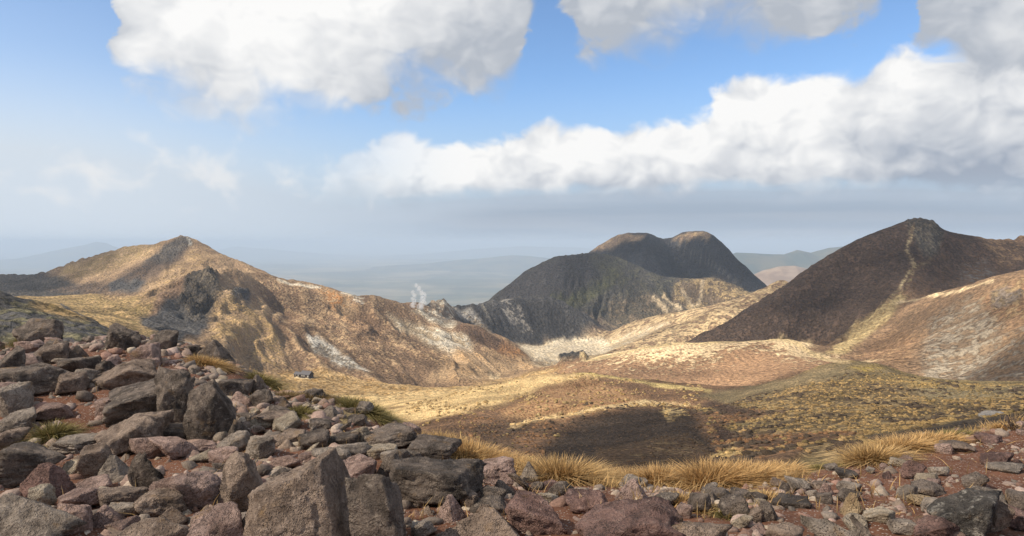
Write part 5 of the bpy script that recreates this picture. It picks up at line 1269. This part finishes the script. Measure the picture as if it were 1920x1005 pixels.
for i, s_ in enumerate([(1598, 868, 60, 60, 'bare grey twiggy shrub left of the golden crest tussocks'), (1318, 905, 46, 70, 'bare twiggy shrub behind the low straw tussock'), (1905, 806, 60, 34, 'dark bare shrub on the stony crest at the picture edge')]): shrub(i, *s_)

# ------------------------------------------------------------------ tussocks and heath bushes on the near slopes (past counting)
def slope_tufts():
    r = np.random.RandomState(21); v0, f0 = ico(2); keep = [k for k, f in enumerate(f0) if v0[f][:, 2].mean() > -.28]; f0 = f0[keep]
    used = np.unique(f0); mp = -np.ones(len(v0), int); mp[used] = range(len(used)); v0 = v0[used]; f0 = mp[f0]; nv = len(v0)
    VV, FF, CC = [], [], []; n = 0
    gold, straw, olive, dark = np.array((.42, .28, .125)), np.array((.44, .315, .16)), np.array((.24, .185, .095)), np.array((.062, .046, .034))
    def put(x, y, s, c, flat=.75):
        nonlocal n
        z = ground_z(x, y); q = v0 * (1 + .30 * r.randn(nv))[:, None]
        VV.append(q * np.array([s * r.uniform(.8, 1.3), s * r.uniform(.8, 1.2), s * flat]) + np.array([x, y, z + s * .12])); FF.append(f0 + n * nv)
        CC.append(np.tile(c * r.uniform(.72, 1.2), (nv, 1)) * (1 + .12 * r.randn(nv, 1))); n += 1
    def scatter(cnt, c0, c1, d0, d1, test, wl=22, sd=71):
        k = 0; N = cnt * 5; px_ = r.uniform(c0, c1, N); d_ = np.sqrt(r.uniform(d0 * d0, d1 * d1, N)); x_ = (px_ - 960) / FPX * d_
        q_ = fbm(x_ / wl, d_ / wl, 3, sd)
        for px, d, x, q in zip(px_, d_, x_, q_):
            res = test(px, d, x, q)
            if res is None: continue
            put(x, d, *res); k += 1
            if k >= cnt: break
    def tuft(px, d, x, q):
        """plants take the colour of the ground cover they make up"""
        a, b, sh = ground_col(x, d); la = a.mean()
        if la < .085: return (r.uniform(.12, .28), a * r.uniform(.9, 1.35), .6) if r.rand() < .5 else None
        if q < -.10 and r.rand() < .75: return (r.uniform(.35, .75), dark * 1.4, .5) if r.rand() < .25 else None
        c = a if r.rand() < .72 else (b * 1.1 if r.rand() < .5 else olive)
        return (.11 + .42 * r.rand() ** 2.2, np.array(c) * (1.0, .93, .84), r.uniform(.35, .8))
    scatter(6600, 1330, 1990, 75, 262, tuft)
    scatter(2600, 860, 1420, 70, 250, tuft)
    scatter(900, 760, 1320, 230, 395, lambda px, d, x, q: None if q < .0 else (.25 + .6 * r.rand() ** 2, straw * .75 if r.rand() < .6 else gold * .8), 30, 73)
    m, nt, out = new_mat('slope_tuft'); P = geo_pos(nt); c = attr(nt, 'leaf')
    fine = noise(nt, P, 7.0, 4, .7); c = mixc(nt, .85, c, mixc(nt, fine.sstep(.3, .7), (.5, .5, .5), (1.5, 1.48, 1.42)), 'MULTIPLY')
    principled(nt, out, c, .95, bump(nt, fine, .12, 1.0), .05)
    me = mesh_np('tussock_heath', np.concatenate(VV), np.concatenate(FF), m); color_attr(me, 'leaf', np.clip(np.concatenate(CC), .01, 1))
    link('tussock_heath', me, kind='stuff', label='straw tussocks and dark heath bushes covering the near slopes')
slope_tufts()
# frosted pale rocks on the dark slope below the crest
FROST = rock_mat('rock_frosted', (.17, .15, .135), (.27, .25, .23), (.46, .45, .43), .5, .6)
for i, (px, py, d, s, lab) in enumerate(((1862, 786, 104, 2.4, 'pale frosted rock outcrop on the dark slope beyond the crest'), (1848, 794, 100, 1.8, 'smaller pale rock at the foot of the frosted outcrop'), (1866, 766, 122, 1.3, 'single white rock among the straw tussocks above the frosted outcrop'), (1912, 762, 126, 1.8, 'pale rock on the slope at the picture edge'))):
    x, y, z = at(px, py, d); o = link('outcrop_rock', rock_mesh('wedge', 5100 + i, 4, (s * 1.5, s, s * .45), FROST), label=lab, category='rock', group='pale rocks on the near slope')
    o.location = (x, y, ground_z(x, y) - s * .2); o.rotation_euler.z = i * 1.3

# ------------------------------------------------------------------ the hut in the valley
def plain_mat(name, c1, c2, s, rough=.8):
    m, nt, out = new_mat(name); principled(nt, out, mixc(nt, noise(nt, obj_pos(nt), s, 4, .6), c1, c2), rough, None, .2); return m
def boxm(name, lo, hi, mat, parent=None, **kw): return link(name, box_mesh(name, lo, hi, mat), parent, **kw)
HM = {'stone': plain_mat('hut_wall', (.34, .31, .27), (.46, .43, .38), 1.5), 'roof': plain_mat('hut_roof', (.085, .082, .09), (.12, .115, .12), 2.0), 'dark': plain_mat('hut_wood', (.045, .035, .03), (.07, .055, .045), 2.0),
      'white': plain_mat('hut_window', (.55, .54, .52), (.62, .62, .6), 2.0), 'pave': plain_mat('hut_paving', (.44, .34, .20), (.54, .44, .28), .8)}
def hut(name, label, loc, rot, ln, dp, wh, rh, wins):
    e = bpy.data.objects.new(name, None); COL.objects.link(e); e.location = loc; e.rotation_euler.z = rot
    e['label'] = label; e['category'] = 'hut'; e['group'] = 'hut and shed in the valley'
    a, b = ln / 2, dp / 2
    boxm('foundation', (-a - .25, -b - .25, -1.5), (a + .25, b + .25, .25), HM['dark'], e)
    v = [(-a, -b, .25), (a, -b, .25), (a, b, .25), (-a, b, .25), (-a, -b, wh), (a, -b, wh), (a, b, wh), (-a, b, wh), (a, 0, wh + rh), (-a, 0, wh + rh)]
    me = bpy.data.meshes.new('wall'); me.from_pydata(v, [], [(0, 1, 5, 4), (1, 2, 6, 8, 5), (2, 3, 7, 6), (3, 0, 4, 9, 7)]); me.materials.append(HM['dark']); link('wall', me, e)
    o, t_ = .6, .18; sl = rh / b; zr = wh + rh + .06; ze = wh - o * sl + .06
    v = []
    for x in (-a - o, a + o):
        v += [(x, -b - o, ze), (x, 0, zr), (x, b + o, ze), (x, b + o, ze + t_), (x, 0, zr + t_), (x, -b - o, ze + t_)]
    f = [(0, 6, 7, 1), (1, 7, 8, 2), (2, 8, 9, 3), (3, 9, 10, 4), (4, 10, 11, 5), (5, 11, 6, 0), (0, 1, 4, 5), (1, 2, 3, 4), (6, 11, 10, 7), (7, 10, 9, 8)]
    me = bpy.data.meshes.new('roof'); me.from_pydata(v, [], f); me.materials.append(HM['roof']); rf = link('roof', me, e)
    boxm('ridge_cap', (-a - o - .05, -.2, zr + t_ - .06), (a + o + .05, .2, zr + t_ + .12), HM['roof'], rf)
    for x in wins:
        w_ = boxm('window', (x - .5, -b - .07, 1.1), (x + .5, -b + .05, 2.2), HM['white'], e)
        boxm('sill', (x - .6, -b - .16, .98), (x + .6, -b + .02, 1.08), HM['stone'], w_)
    d_ = boxm('door', (a - 1.9, -b - .06, .26), (a - .9, -b + .05, 2.25), HM['white'], e)
    boxm('handle', (a - 1.1, -b - .12, 1.2), (a - 1.02, -b - .065, 1.35), HM['dark'], d_)
    boxm('plinth', (a - 3.2, -b - 1.6, -1.0), (a + .8, -b - .26, .10), HM['pave'], e)
hx, hy, hz = HUT
hut('mountain_hut', 'dark gabled mountain hut with a white door in the golden valley', (hx + 2.4, hy - 2, hz + .6), R(-24), 10.5, 6.5, 3.2, 2.6, (-3.2, -.8))
hut('mountain_shed', 'small dark shed left of the gabled hut', (hx - 7.2, hy + 3, hz + .6), R(-24), 6.5, 5.0, 2.4, 1.8, (-1.4,))
me = box_mesh('terrace', (-11, -2.2, -1.2), (9, -.2, .05), HM['pave']); o = link('terrace', me, label='pale stone terrace in front of the mountain hut', category='terrace'); o.location = (hx + 1, hy - 5.8, hz + .25); o.rotation_euler.z = R(-24)

# ------------------------------------------------------------------ steam over the vents on the crater rim
def steam():
    r = np.random.RandomState(4); V_, F_ = [], []; n = 0; v0, f0 = ico(4)
    bx_, by_, bz_ = at(786, 579, 1190); k = 1190 / FPX
    for (dx, dz, s) in ((-12, 1, 3.4), (-13, 6, 3.6), (-11, 12, 3.6), (-13, 18, 3.0), (-10, 24, 3.0), (-12, 31, 2.6), (2, 2, 3.6), (5, 8, 4.4), (8, 13, 4.6), (6, 19, 4.2), (9, 24, 3.6), (5, 30, 3.4), (-3, 4, 2.8), (-2, 37, 3.2), (-5, 44, 2.6)):
        q = v0 * (1 + .55 * n3(v0 + dx, 1.6, 4, int(dz) + 3))[:, None] * np.array([s * 1.25, s * 1.25, s * 1.7]) * k
        V_.append(q + np.array([bx_ + dx * k, by_ + 4 + r.uniform(-8, 8), bz_ + dz * k])); F_.append(f0 + n); n += len(v0)
    m = volume_mat('steam_vapour', (.98, .98, 1.0), .10)
    link('steam', mesh_np('steam', np.concatenate(V_), np.concatenate(F_), m), kind='stuff', label='white steam rising from vents on the crater ridge')
steam()
